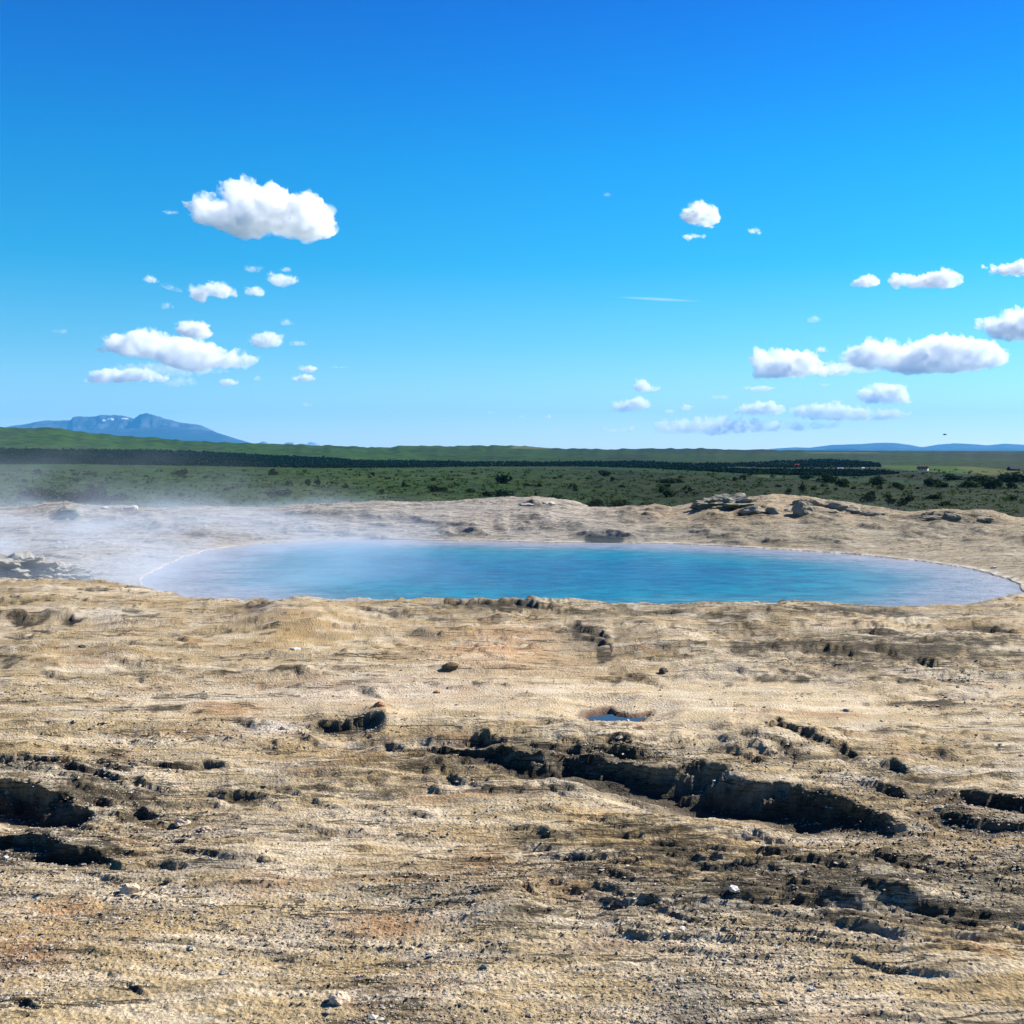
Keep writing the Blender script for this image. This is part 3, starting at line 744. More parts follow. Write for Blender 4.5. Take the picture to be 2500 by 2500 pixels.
def poly_mask(q, p, poly, soft=2.0):
    sdv = sdf_poly(q, p * 3.0, np.array([(a, b * 3.0) for a, b in poly]))
    return ss(soft * 2, -soft * 2, sdv)
FOREST_PX = [
    [(-300, 1136), (-300, 1096), (0, 1097), (300, 1099), (500, 1103), (650, 1112), (760, 1118), (900, 1124), (1100, 1127), (1300, 1128), (1600, 1128), (1700, 1133), (1820, 1131), (1900, 1126), (2020, 1123), (2100, 1126), (2145, 1131),
     (2150, 1140), (2050, 1142), (1900, 1142), (1800, 1140), (1760, 1142), (1900, 1148), (2150, 1148), (2200, 1157), (2100, 1163), (1980, 1161), (1850, 1158), (1700, 1150), (1560, 1143), (1400, 1139), (1200, 1139), (1000, 1142), (800, 1143), (500, 1138), (200, 1133)]]
def plain_colors():
    def A(r, g, b):
        return np.array((r, g, b), np.float32)
    x, y = pX, pY
    c = np.empty(x.shape + (3,), np.float32); c[:] = A(.075, .115, .028)
    def mixc(c, col, f):
        return c + (col - c) * np.clip(f, 0, 1)[..., None]
    n1 = fbm(x / 14, y / 40, 5, 211, .62); n2 = fbm(x / 60 + 3, y / 160, 4, 212, .6); n3 = fbma(x / 300, y / 400, 3, 213)
    n4 = fbm(x / 5, y / 22, 3, 214, .6)
    c = mixc(c, A(.055, .062, .022), ss(1150, 1750, ppx) * ss(1128, 1160, ppy) * .8)
    c = mixc(c, A(.11, .115, .035), ss(0.0, 0.5, n2) * 0.7)
    c = mixc(c, A(.035, .055, .018), ss(0.0, 0.5, n1) * 0.8)
    c = mixc(c, A(.05, .11, .03), ss(0.1, 0.5, -n2 + .3 * n1) * 0.8)
    c = mixc(c, A(.15, .16, .06), ss(0.25, 0.6, n4) * 0.45)
    c = mixc(c, A(.03, .045, .016), ss(0.15, 0.5, -n4 + .4 * n1) * 0.6)
    farm = ss(1134, 1126, ppy)
    la = np.arctan2(x, y); lr_ = np.log(np.hypot(x, y))
    m1 = fbm(la * 26, lr_ * 9, 5, 221, .6); m2 = fbm(la * 9 + 3, lr_ * 14, 4, 222, .6)
    c = mixc(c, A(.03, .052, .018), ss(0.0, 0.5, m1) * .75)
    c = mixc(c, A(.12, .15, .04), ss(0.1, 0.5, m2) * .6)
    c = mixc(c, A(.07, .15, .03), farm * 0.75)
    c = mixc(c, A(.04, .075, .025), farm * ss(0.0, 0.4, fbm(x / 120, y / 600, 4, 215, .6)) * 0.7)
    c = mixc(c, A(.03, .05, .02), farm * ss(0.05, 0.4, m1) * 0.7)
    c = mixc(c, A(.11, .17, .045), farm * ss(0.05, 0.45, m2) * 0.5)
    m3 = fbm(la * 110, lr_ * 42, 4, 223, .6); m4 = fbm(la * 45 + 7, lr_ * 30, 4, 224, .6)
    c = mixc(c, A(.018, .034, .012), ss(0.12, 0.42, m3 + .3 * m4) * .85)
    c = mixc(c, A(.16, .17, .06), ss(0.2, 0.5, -m3 + .3 * m4) * .5)
    c = mixc(c, A(.10, .085, .035), ss(0.1, 0.5, -m4) * .5)
    def fld(col, poly, f=1.0, soft=1.5):
        nonlocal c
        c = mixc(c, A(*col), poly_mask(ppx, ppy, poly, soft) * f)
    for fp in FOREST_PX:
        fld((.018, .028, .014), fp, 0.95)
    fld((.50, .36, .14), [(1832, 1159), (1900, 1161), (1935, 1165), (1930, 1168), (1860, 1166)], 1)
    fld((.30, .34, .10), [(1985, 1164), (2060, 1168), (2100, 1172), (2060, 1172), (2000, 1168)], .9)
    fld((.38, .28, .15), [(1250, 1088), (1340, 1093), (1340, 1096), (1245, 1095)], .8)
    fld((.33, .27, .16), [(1950, 1102), (2140, 1103), (2140, 1107), (1980, 1107)], .8)
    fld((.16, .24, .045), [(2100, 1134), (2200, 1136), (2330, 1138), (2400, 1142), (2385, 1158), (2300, 1154), (2180, 1145)], .95)
    fld((.32, .28, .08), [(2330, 1138), (2400, 1141), (2440, 1145), (2500, 1152), (2475, 1163), (2380, 1157)], .85)
    fld((.045, .05, .03), [(2150, 1146), (2300, 1155), (2480, 1163), (2700, 1170), (2700, 1188), (2400, 1178), (2200, 1166), (2100, 1162)], .9)
    fld((.05, .13, .05), [(1420, 1131), (1700, 1145), (1850, 1157), (2100, 1166), (2300, 1176), (2520, 1187), (2520, 1192), (2300, 1184), (2050, 1176), (1850, 1163), (1650, 1155), (1400, 1142)], .8)
    fld((.035, .04, .025), [(1400, 1141), (1560, 1152), (1700, 1158), (1700, 1160), (1540, 1155), (1400, 1145)], .9)
    fld((.06, .06, .05), [(2250, 1108), (2500, 1108), (2700, 1112), (2700, 1122), (2480, 1122), (2340, 1114)], .7)
    fld((.04, .05, .035), [(1450, 1098), (1600, 1094), (1760, 1096), (2500, 1103), (2500, 1106), (1800, 1103)], .7)
    fld((.055, .12, .05), [(1450, 1220), (1600, 1222), (1700, 1228), (1700, 1245), (1400, 1245)], .6)
    c[..., 0] *= .72; c[..., 2] *= .75
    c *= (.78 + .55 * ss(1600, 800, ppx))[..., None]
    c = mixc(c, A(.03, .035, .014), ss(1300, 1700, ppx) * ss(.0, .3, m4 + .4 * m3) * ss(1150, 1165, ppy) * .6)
    return c * .36
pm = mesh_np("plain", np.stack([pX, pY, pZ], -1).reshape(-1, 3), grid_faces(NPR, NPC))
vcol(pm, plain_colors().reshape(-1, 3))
def plain_material():
    m, t, out = nmat("grassland")
    a = nn(t, 'ShaderNodeAttribute', attribute_name="col")
    g = nn(t, 'ShaderNodeNewGeometry')
    mp = nn(t, 'ShaderNodeMapping', {'Vector': g.outputs['Position'], 'Scale': (1, 0.25, 1)})
    n1 = nn(t, 'ShaderNodeTexNoise', {'Vector': mp.outputs[0], 'Scale': 0.45, 'Detail': 8.0, 'Roughness': 0.75})
    f = ramp(t, n1.outputs[0], [(0.34, (0.45, 0.5, 0.5)), (0.5, (1, 1, 1)), (0.66, (1.5, 1.45, 1.2))])
    c = mix_c(t, 1.0, a.outputs['Color'], f, 'MULTIPLY')
    b = nn(t, 'ShaderNodeBump', {'Height': n1.outputs[0], 'Strength': 0.5, 'Distance': 1.2})
    p = nn(t, 'ShaderNodeBsdfPrincipled', {'Base Color': c, 'Roughness': 0.95, 'Normal': b.outputs[0], 'Specular IOR Level': 0.05})
    t.links.new(p.outputs[0], out.inputs[0])
    return m
pm.materials.append(plain_material())
link("plain", pm, kind="structure")

pslope = np.maximum.accumulate((pZ - CAM_Z) / PR, axis=0)
def on_plain(px, py):
    """world point of the plain seen at a picture point"""
    px = np.atleast_1d(np.asarray(px, float)); py = np.atleast_1d(np.asarray(py, float))
    dx, dy, dz = ray(px, py)
    az = np.arctan2(dx, dy); sl_ = dz / np.hypot(dx, dy)
    j = np.clip(((az - pa[0]) / (pa[1] - pa[0])).round().astype(int), 0, NPC - 1)
    out = []
    for k in range(len(px)):
        i = int(np.searchsorted(pslope[:, j[k]], sl_[k]))
        i = min(max(i, 1), NPR - 1)
        s0, s1 = pslope[i - 1, j[k]], pslope[i, j[k]]
        f = 0 if s1 <= s0 else min(max((sl_[k] - s0) / (s1 - s0), 0), 1)
        r = pr[i - 1] + (pr[i] - pr[i - 1]) * f
        out.append((r * math.sin(az[k]), r * math.cos(az[k])))
    o = np.array(out)
    return o[:, 0], o[:, 1], plain_z(o[:, 0], o[:, 1])

# ------------------------------------------------------------------ mountains
def relief_mat(name, rough=0.95):
    m, t, out = nmat(name)
    a = nn(t, 'ShaderNodeAttribute', attribute_name="col")
    g = nn(t, 'ShaderNodeNewGeometry')
    n1 = nn(t, 'ShaderNodeTexNoise', {'Vector': g.outputs['Position'], 'Scale': 0.004, 'Detail': 8.0, 'Roughness': 0.65})
    f = ramp(t, n1.outputs[0], [(0.3, (0.7, .7, .7)), (0.7, (1.3, 1.3, 1.3))])
    c = mix_c(t, 1.0, a.outputs['Color'], f, 'MULTIPLY')
    p = nn(t, 'ShaderNodeBsdfPrincipled', {'Base Color': c, 'Roughness': rough, 'Specular IOR Level': 0.05})
    t.links.new(p.outputs[0], out.inputs[0])
    return m
RELIEF = relief_mat("mountain_heath")
def relief(name, profile, dist, depth, base_rgb, snow=(), seed=1, rough=0.05, nx=240, ny=60, front=None):
    xs_px = np.linspace(profile[0][0], profile[-1][0], nx)
    top = np.interp(xs_px, [a for a, b in profile], [b for a, b in profile])
    v = np.linspace(-1, 1, ny)
    Q, V = np.meshgrid(xs_px, v, indexing='xy')
    T = np.repeat(top[None, :], ny, 0)
    y = dist + V * depth
    x = (Q - 1250) * PX * y
    s = -np.tan(np.arctan((T - 1250) * PX) + PITCH)
    H = CAM_Z + s * dist + 120
    fall = np.where(V < 0, 1 - np.abs(V) ** 1.3, 1 - V ** 2)
    nz = fbm(x / (depth * .35), y / (depth * .5), 5, seed, .55)
    z = -120 + H * np.clip(fall, 0, 1) * (1 + rough * nz * np.abs(V) * 6 * (1 - V ** 2))
    if front is not None:                       # a lower shoulder before the main ridge
        ft = np.interp(Q, [a for a, b in front], [b for a, b in front])
        fs = -np.tan(np.arctan((ft - 1250) * PX) + PITCH)
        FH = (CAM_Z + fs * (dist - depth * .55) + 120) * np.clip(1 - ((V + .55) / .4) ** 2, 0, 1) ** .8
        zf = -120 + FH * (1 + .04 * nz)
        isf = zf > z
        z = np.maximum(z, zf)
    c = np.empty(x.shape + (3,), np.float32); c[:] = base_rgb
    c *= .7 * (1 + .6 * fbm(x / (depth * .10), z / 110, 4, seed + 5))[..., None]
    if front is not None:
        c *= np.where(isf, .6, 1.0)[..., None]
    qx, qy = proj(x, y, z)
    for a, b, sa, sb, col in snow:
        w = np.exp(-((qx - a) / sa) ** 2 - ((qy - b) / sb) ** 2)
        w = ss(0.35, 0.5, w) * (V < 0.1)
        c += (np.array(col) - c) * w[..., None]
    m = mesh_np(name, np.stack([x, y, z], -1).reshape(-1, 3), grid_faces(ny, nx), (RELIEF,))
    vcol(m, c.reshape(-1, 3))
    return link(name, m, kind="structure")
WHT = (.85, .88, .92)
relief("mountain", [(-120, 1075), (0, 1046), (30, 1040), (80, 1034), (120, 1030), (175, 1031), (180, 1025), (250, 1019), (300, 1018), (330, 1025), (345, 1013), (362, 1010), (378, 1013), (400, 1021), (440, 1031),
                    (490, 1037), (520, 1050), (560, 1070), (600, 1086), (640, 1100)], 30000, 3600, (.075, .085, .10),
       [(257, 1027, 9, 1.6, WHT), (277, 1023, 15, 1.5, WHT), (305, 1022, 9, 1.5, WHT), (98, 1050, 5, 2, WHT)], 21, .24, 340, 120,
       [(-100, 1090), (100, 1062), (200, 1049), (300, 1047), (420, 1043), (520, 1052), (640, 1090)])
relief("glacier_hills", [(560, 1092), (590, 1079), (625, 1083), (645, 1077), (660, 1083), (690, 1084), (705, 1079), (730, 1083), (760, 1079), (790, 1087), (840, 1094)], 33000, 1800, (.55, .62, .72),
       [(645, 1080, 12, 5, (.12, .14, .2)), (706, 1082, 12, 5, (.14, .16, .22)), (762, 1083, 12, 5, (.14, .16, .22))], 33, .03, 160, 30)
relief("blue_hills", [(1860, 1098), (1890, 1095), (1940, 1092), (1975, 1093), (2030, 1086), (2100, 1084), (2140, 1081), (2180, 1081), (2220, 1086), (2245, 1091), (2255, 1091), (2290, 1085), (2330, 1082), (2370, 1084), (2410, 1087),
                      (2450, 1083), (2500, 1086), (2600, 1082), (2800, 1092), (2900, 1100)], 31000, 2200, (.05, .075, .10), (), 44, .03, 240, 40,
       [(1860, 1100), (2000, 1098), (2080, 1095), (2160, 1092), (2240, 1096), (2400, 1094), (2500, 1093), (2700, 1094), (2900, 1099)])

# ------------------------------------------------------------------ haze
def haze():
    m, t, out = nmat("haze_air")
    p = nn(t, 'ShaderNodeVolumePrincipled', {'Color': (0.10, 0.50, 1.0, 1), 'Density': 0.000023, 'Anisotropy': 0.0})
    t.links.new(p.outputs[0], out.inputs['Volume'])
    x0, x1, y0, y1, z0, z1 = -40000, 40000, -60, 36000, -200, 1150
    v = [(x, y, z) for z in (z0, z1) for y in (y0, y1) for x in (x0, x1)]
    f = [(0, 2, 3, 1), (4, 5, 7, 6), (0, 1, 5, 4), (2, 6, 7, 3), (0, 4, 6, 2), (1, 3, 7, 5)]
    me = bpy.data.meshes.new("haze"); me.from_pydata(v, [], f); me.materials.append(m)
    link("haze", me, kind="stuff")
haze()

# ------------------------------------------------------------------ forest (reads as one mass)
def conifers(n, polys, name, hgt=(2.0, 3.4), broad=0.0):
    vs = []; cs = []
    tries = 0
    pts = []
    poly = np.array(polys)
    x0, x1, y0, y1 = max(poly[:, 0].min(), -250), min(poly[:, 0].max(), 2750), poly[:, 1].min(), poly[:, 1].max()
    q = RNG.uniform(x0, x1, n * 6); p = RNG.uniform(y0, y1, n * 6)
    ok = sdf_poly(q, p, poly) < 0
    q = q[ok][:n]; p = p[ok][:n]
    x, y, z = on_plain(q, p)
    k = len(x)
    r = np.hypot(x, y)
    h = RNG.uniform(hgt[0], hgt[1], k) * (.75 + .5 * fbm(x / 60, y / 200, 3, 230)) * np.clip(r / 1300, 0.7, 1.8)
    spk = RNG.uniform(0, 1, k) < .22
    h = np.where(spk, h * 1.15, h * .72)
    w = h * np.where(spk, RNG.uniform(.25, .4, k), RNG.uniform(0.7, 1.3, k))
    ang = np.arange(5) * 2 * PI / 5
    V = np.zeros((k, 11, 3)); rot = RNG.uniform(0, 6, k)
    for i in range(5):
        V[:, i, 0] = x + w * np.cos(ang[i] + rot) * RNG.uniform(.8, 1.2, k); V[:, i, 1] = y + w * np.sin(ang[i] + rot) * RNG.uniform(.8, 1.2, k); V[:, i, 2] = z + h * .04
        V[:, 5 + i, 0] = x + w * .72 * np.cos(ang[i] + rot + .6); V[:, 5 + i, 1] = y + w * .72 * np.sin(ang[i] + rot + .6); V[:, 5 + i, 2] = z + h * np.where(spk, .42, .72)
    V[:, 10, 0] = x; V[:, 10, 1] = y; V[:, 10, 2] = z + h
    F = []
    for i in range(5):
        j = (i + 1) % 5
        F += [(i, j, 5 + i), (j, 5 + j, 5 + i), (5 + i, 5 + j, 10)]
    F = np.array(F)[None] + (np.arange(k) * 11)[:, None, None]
    c = np.array((.009, .024, .014))[None, None] * RNG.uniform(.5, 1.5, (k, 1, 1)) * np.ones((1, 11, 1))
    m = mesh_np(name, V.reshape(-1, 3), F.reshape(-1, 3), (LEAF,), False)
    vcol(m, c.reshape(-1, 3))
    return link(name, m, kind="stuff")
def leaf_mat():
    m, t, out = nmat("birch_leaves")
    a = nn(t, 'ShaderNodeAttribute', attribute_name="col")
    oi = nn(t, 'ShaderNodeObjectInfo')
    f = ramp(t, oi.outputs['Random'], [(0, (.7, .7, .75)), (1, (1.3, 1.3, 1.05))])
    c = mix_c(t, 1.0, a.outputs['Color'], f, 'MULTIPLY')
    d1 = nn(t, 'ShaderNodeBsdfDiffuse', {'Color': c}); d2 = nn(t, 'ShaderNodeBsdfTranslucent', {'Color': c})
    mx = nn(t, 'ShaderNodeMixShader', {0: 0.25, 1: d1.outputs[0], 2: d2.outputs[0]})
    t.links.new(mx.outputs[0], out.inputs[0])
    return m
LEAF = leaf_mat()
conifers(17000, FOREST_PX[0], "conifer_forest")

# ------------------------------------------------------------------ scrub and bushes
def leaf_blob(seed, n=240, lift=0.25, squash=0.7, conic=0.0):
    r = np.random.default_rng(seed)
    lob = r.normal(0, .35, (6, 3)); lob[:, 2] = np.abs(lob[:, 2]) * .7 + .25
    lr = r.uniform(.32, .55, 6)
    k = r.integers(0, 6, n)
    d = r.normal(0, 1, (n, 3)); d /= np.linalg.norm(d, axis=1)[:, None]
    c = lob[k] + d * lr[k][:, None] * r.uniform(.6, 1.05, (n, 1))
    c[:, 2] = np.maximum(c[:, 2], 0.03) * (1 + conic)
    if conic:
        c[:, :2] *= np.clip(1.15 - c[:, 2:3] / (1.3 * (1 + conic)), .1, 1.1)
    s = r.uniform(.06, .15, n)[:, None]
    a = r.normal(0, 1, (n, 3)); a /= np.linalg.norm(a, axis=1)[:, None]
    b = np.cross(a, r.normal(0, 1, (n, 3))); b /= np.linalg.norm(b, axis=1)[:, None]
    V = np.stack([c - a * s - b * s * .6, c + a * s - b * s * .5, c + a * s * .8 + b * s * .7, c - a * s * .9 + b * s * .6], 1)
    F = np.arange(n * 4).reshape(n, 4)
    return V.reshape(-1, 3), F, np.repeat(r.uniform(.55, 1.5, n), 4)
BARK = plain_mat("grey_bark", (.12, .10, .085), .9, .3, 8)
BM = []
for i in range(8):
    v, f, cc = leaf_blob(300 + i, 320 if i < 6 else 380, conic=0 if i < 6 else 1.0)
    m = mesh_np("foliage", v, f, (LEAF,), False)
    vcol(m, cc[:, None] * np.array([[.020, .034, .012]]))
    BM.append(m)
def stem_mesh():
    vs, fs = [], []
    for k in range(5):
        a = k * 1.256; tx, ty, tz = .4 * math.cos(a), .4 * math.sin(a), .55 + .1 * (k % 3)
        b = len(vs)
        for j in range(4):
            an = j * PI / 2
            vs.append((.05 * math.cos(an), .05 * math.sin(an), -.1))
        for j in range(4):
            an = j * PI / 2
            vs.append((tx + .015 * math.cos(an), ty + .015 * math.sin(an), tz))
        for j in range(4):
            fs.append((b + j, b + (j + 1) % 4, b + 4 + (j + 1) % 4, b + 4 + j))
    me = bpy.data.meshes.new("stem"); me.from_pydata(vs, [], fs); me.materials.append(BARK)
    return me
STEM = stem_mesh()
def bush(px, py, wpx, hpx=None, label="", group=None, var=None, parts=True):
    x, y, z = on_plain(px, py)
    x, y, z = float(x[0]), float(y[0]), float(z[0])
    r = math.hypot(x, y)
    w = wpx * PX * r / 1.35; h = (hpx or wpx * .55) * PX * r / 1.05
    k = rr.randrange(6) if var is None else var
    if k >= 6: h *= .5
    e = link("bush", None, None, (x, y, z - 0.05 * h), label=label, category="bush", group=group)
    e.rotation_euler = (0, 0, rr.uniform(0, 6.28))
    fo = link("foliage", BM[k], e); fo.scale = (w, w, h)
    if parts:
        st = link("stem", STEM, e); st.scale = (w * .8, w * .8, h * .9)
    return e
BUSHES = [  # px, base py, width, height, variant, label
    (212, 1226, 44, 40, 1, "tall dark bush, left one of the pair behind the pale left rim"),
    (240, 1226, 36, 34, 2, "tall dark bush, right one of the pair behind the pale left rim"),
    (262, 1232, 22, 26, 3, "narrow dark bush just right of the tall pair behind the left rim"),
    (293, 1223, 44, 20, 4, "broad low dark bush right of the tall pair, behind the left rim"),
    (95, 1222, 90, 36, 0, "large pale green bush half hidden by steam at the far left"),
    (180, 1222, 50, 26, 5, "steam-veiled bush just left of the tall dark pair"),
    (92, 1157, 16, 13, 6, "small upright bush at the far left below the forest"),
    (223, 1159, 20, 8, 1, "round dark bush in the bright left meadow"),
    (187, 1176, 18, 8, 2, "low bush in the bright left meadow, nearer than the round one"),
    (452, 1160, 26, 14, 3, "dark bush beneath the forest, left of the drifting steam"),
    (665, 1160, 22, 12, 4, "dark round bush below the forest edge above the pool's left end"),
    (703, 1187, 14, 18, 6, "narrow upright bush, left one of three above the pool's left half"),
    (751, 1186, 16, 14, 2, "middle bush of the three narrow ones above the pool's left half"),
    (778, 1188, 13, 20, 7, "narrow upright bush, right one of three above the pool's left half"),
    (695, 1210, 44, 14, 3, "low spreading bush right above the pale rim in the steam"),
    (985, 1190, 10, 18, 6, "lone slim upright bush left of the plain's centre"),
    (1065, 1200, 34, 16, 1, "dark bush left of the centre, between slim bush and the rim"),
    (1227, 1180, 38, 18, 2, "wide dark bush in the middle of the plain"),
    (1225, 1212, 46, 20, 4, "wide dark bush directly above the middle rim hump"),
    (1190, 1212, 32, 14, 5, "low bush left of the wide one above the middle rim hump"),
    (1148, 1202, 16, 12, 6, "small bush left of the two bushes above the middle rim hump"),
    (1308, 1213, 10, 12, 7, "tiny upright bush on the skyline of the middle rim hump"),
    (1402, 1194, 18, 18, 6, "upright dark bush right of the middle of the plain"),
    (1476, 1162, 28, 14, 3, "dark round bush by the thin dark hedge line"),
    (1350, 1219, 40, 14, 0, "dark bush touching the right shoulder of the middle rim hump"),
    (1445, 1238, 56, 18, 1, "broad dark bush in the rim gap, leftmost of three"),
    (1515, 1239, 52, 16, 2, "middle one of three broad bushes in the rim gap"),
    (1572, 1240, 50, 13, 3, "rightmost of three broad low bushes in the rim gap"),
    (1620, 1202, 30, 20, 4, "tall dark bush left of the rounded right outcrop"),
    (1632, 1214, 34, 20, 5, "dark bush in front of the tall one left of the rounded outcrop"),
    (1682, 1200, 20, 18, 6, "dark upright bush between the tall pair and the rounded outcrop"),
    (1640, 1178, 70, 12, 0, "long low dark thicket in the plain above the rim gap"),
    (1816, 1172, 16, 12, 6, "small dark bush below the straw coloured field"),
    (1958, 1202, 18, 22, 7, "upright bush above the broken right ledge"),
    (1925, 1204, 14, 14, 6, "small upright bush beside the taller one above the right ledge"),
    (1968, 1170, 24, 12, 5, "round bush at the green strip right of the straw field"),
    (2030, 1178, 44, 22, 1, "biggest dark bush of the row behind the right outcrop"),
    (2055, 1188, 34, 16, 2, "dark bush in front of the biggest one in the right row"),
    (2150, 1184, 38, 20, 3, "dark bush in the right row, left of centre"),
    (2190, 1190, 30, 14, 4, "low bush in the right row beside the dark one"),
    (2272, 1188, 34, 22, 5, "tall bush in the right row beyond the falling slope"),
    (2298, 1190, 26, 14, 0, "round bush just right of the tall one in the right row"),
    (2375, 1190, 42, 16, 1, "broad bush at the right side of the row"),
    (2425, 1194, 40, 20, 2, "broad bush near the right edge of the row"),
    (2468, 1192, 24, 18, 6, "upright bush near the right picture edge in the row"),
    (2130, 1226, 34, 22, 3, "dark bush closest behind the right slope"),
    (2282, 1218, 34, 14, 4, "flat dark bush in the dark right plain"),
    (2205, 1234, 24, 14, 5, "small bush just above the right ledge slope"),
    (2480, 1178, 60, 26, 0, "large dark tree clump beside the white hut at the right edge"),
    (2330, 1172, 40, 14, 1, "dark thicket below the green and yellow field"),
    (2385, 1176, 46, 12, 2, "dark thicket right of the one below the field"),
]
for a, b, w_, h_, v_, lb in BUSHES:
    bush(a, b, w_, h_, lb, "bushes on the plain", v_)
ri = [(0, 700, 1150, 1228, 18, "small low bush on the bright green plain at the left"),
      (700, 1400, 1152, 1210, 22, "small low bush on the plain above the middle rim"),
      (1400, 2000, 1160, 1215, 24, "small low bush on the dark plain above the rim gap"),
      (2000, 2500, 1188, 1240, 26, "small low bush on the dark olive plain at the right")]
for x0, x1, y0, y1, n, lb in ri:
    for _ in range(n):
        a = rr.uniform(x0, x1); b = y0 + (y1 - y0) * rr.random() ** 1.3
        w_ = rr.uniform(7, 17) * (0.6 + (b - 1150) / 110)
        bush(a, b, w_, w_ * rr.uniform(.4, .75), lb, lb.replace("small low bush", "small low bushes"), None, False)
# ground cover: heather and dwarf willow tussocks
def scrub(n):
    q = RNG.uniform(-150, 2650, n); p = 1148 + (1262 - 1148) * RNG.uniform(0, 1, n) ** .9
    x, y, z = on_plain(q, p)
    r = np.hypot(x, y); s = RNG.uniform(.3, .9, n) * np.clip(r / 300, .8, 2.0)
    k = 5
    V = []
    for j in range(k):
        c = np.stack([x + RNG.normal(0, .5, n) * s * 1.6, y + RNG.normal(0, .5, n) * s, z + RNG.uniform(.05, .45, n) * s], -1)
        a = RNG.normal(0, 1, (n, 3)); a[:, 2] *= .4; a /= np.linalg.norm(a, axis=1)[:, None]
        u = np.array([[0, 0, 1.0]]) + RNG.normal(0, .3, (n, 3))
        sz = (s * RNG.uniform(.35, .7, n))[:, None]
        V.append(np.stack([c - a * sz, c + a * sz, c + u * sz * .7], 1))
    V = np.stack(V, 1).reshape(-1, 3)
    F = np.arange(len(V)).reshape(-1, 3)
    m = mesh_np("scrub", V, F, (LEAF,), False)
    g = RNG.uniform(0, 1, (n, 1, 1)) * np.ones((1, k * 3, 1))
    c = np.array((.06, .10, .022)) * (1 - g) + np.array((.10, .11, .03)) * g
    vcol(m, (c * RNG.uniform(.25, .6, (n, 1, 1)) * np.array((.8, 1.0, .7))).reshape(-1, 3))
    link("scrub", m, kind="stuff")
scrub(4200)

# ------------------------------------------------------------------ farm buildings
def box(x0, x1, y0, y1, z0, z1):
    v = [(x, y, z) for z in (z0, z1) for y in (y0, y1) for x in (x0, x1)]
    f = [(0, 2, 3, 1), (4, 5, 7, 6), (0, 1, 5, 4), (2, 6, 7, 3), (0, 4, 6, 2), (1, 3, 7, 5)]
    return v, f
def mk(name, parts, mat, parent, **pr_):
    V, F = [], []
    for v, f in parts:
        b = len(V); V += v; F += [tuple(b + i for i in q) for q in f]
    me = bpy.data.meshes.new(name); me.from_pydata(V, [], F); me.materials.append(mat)
    return link(name, me, parent, **pr_)
M_WHITE = plain_mat("white_paint", (.78, .77, .72), .6, .06, .8, 0)
M_RED = plain_mat("red_roof", (.42, .05, .04), .95, .2, .8, 0)
M_DARK = plain_mat("dark_roof", (.025, .03, .045), 1.0, .2, .8, 0)
M_GLASS = plain_mat("window_glass", (.03, .04, .05), .1, .05, .8, 0)
M_GREYR = plain_mat("grey_roof", (.35, .37, .40), .5, .1, .8, 0)
def house(px, py, wpx, hpx, roof, wall, label, turn=0.0, cat="house", nwin=3):
    x, y, z = on_plain(px, py)
    x, y, z = float(x[0]), float(y[0]), float(z[0]); r = math.hypot(x, y)
    L = wpx * PX * r; H = hpx * PX * r
    D = L * .55; hw_ = L / 2; e = H * .5
    root = link("farmhouse" if cat == "house" else "shed", None, None, (x, y, z - .1), label=label, category=cat)
    root.rotation_euler = (0, 0, turn)
    bv, bf = box(-hw_, hw_, -D / 2, D / 2, 0, e)
    gv_ = [(-hw_, -D / 2, e), (-hw_, D / 2, e), (-hw_, 0, H), (hw_, -D / 2, e), (hw_, D / 2, e), (hw_, 0, H)]
    mk("wall", [(bv, bf), (gv_, [(0, 1, 2), (3, 5, 4)])], wall, root)
    o = L * .04
    rv = [(-hw_ - o, -D / 2 - o, e - o), (hw_ + o, -D / 2 - o, e - o), (hw_ + o, 0, H + .05), (-hw_ - o, 0, H + .05), (hw_ + o, D / 2 + o, e - o), (-hw_ - o, D / 2 + o, e - o)]
    rv2 = [(a, b, c + .18) for a, b, c in rv]
    mk("roof", [(rv + rv2, [(0, 1, 2, 3), (3, 2, 4, 5), (6, 9, 8, 7), (9, 11, 10, 8), (0, 6, 7, 1), (1, 7, 8, 2), (2, 8, 10, 4), (4, 10, 11, 5), (5, 11, 9, 3), (3, 9, 6, 0)])], roof, root)
    for k in range(nwin):
        cx = -hw_ + L * (k + 1) / (nwin + 1)
        w = L * .05
        mk("window", [box(cx - w, cx + w, -D / 2 - .06, -D / 2 + .05, e * .35, e * .8)], M_GLASS, root)
    return root
house(2253, 1148.5, 23, 9, M_RED, M_WHITE, "white gabled farmhouse with a red roof on the green field", -0.55)
house(2474, 1149, 24, 9, M_DARK, M_DARK, "dark farmhouse with a dark roof behind the yellow field at the right", 0.3)
house(2107, 1144.5, 6, 3.4, M_WHITE, M_WHITE, "small white shed at the right end of the forest", 0.2, "shed", 1)
house(2084, 1149.8, 4, 3, M_WHITE, M_WHITE, "tiny white hut in the forest gap, left one of two", 0.0, "shed", 1)
house(2090, 1150.6, 3.5, 2.8, M_WHITE, M_WHITE, "tiny white hut in the forest gap, right one of two", 0.0, "shed", 1)
house(2052, 1145, 12, 3, M_GREYR, M_WHITE, "long low grey roofed shed in the forest clearing", 0.0, "shed", 2)
house(1946, 1136, 10, 3, M_RED, M_WHITE, "dull red roofed cabin among the trees in the forest clearing", 0.0, "shed", 2)
house(2500, 1167, 8, 7, M_WHITE, M_WHITE, "bright white hut at the right picture edge beside dark trees", 0.0, "shed", 1)

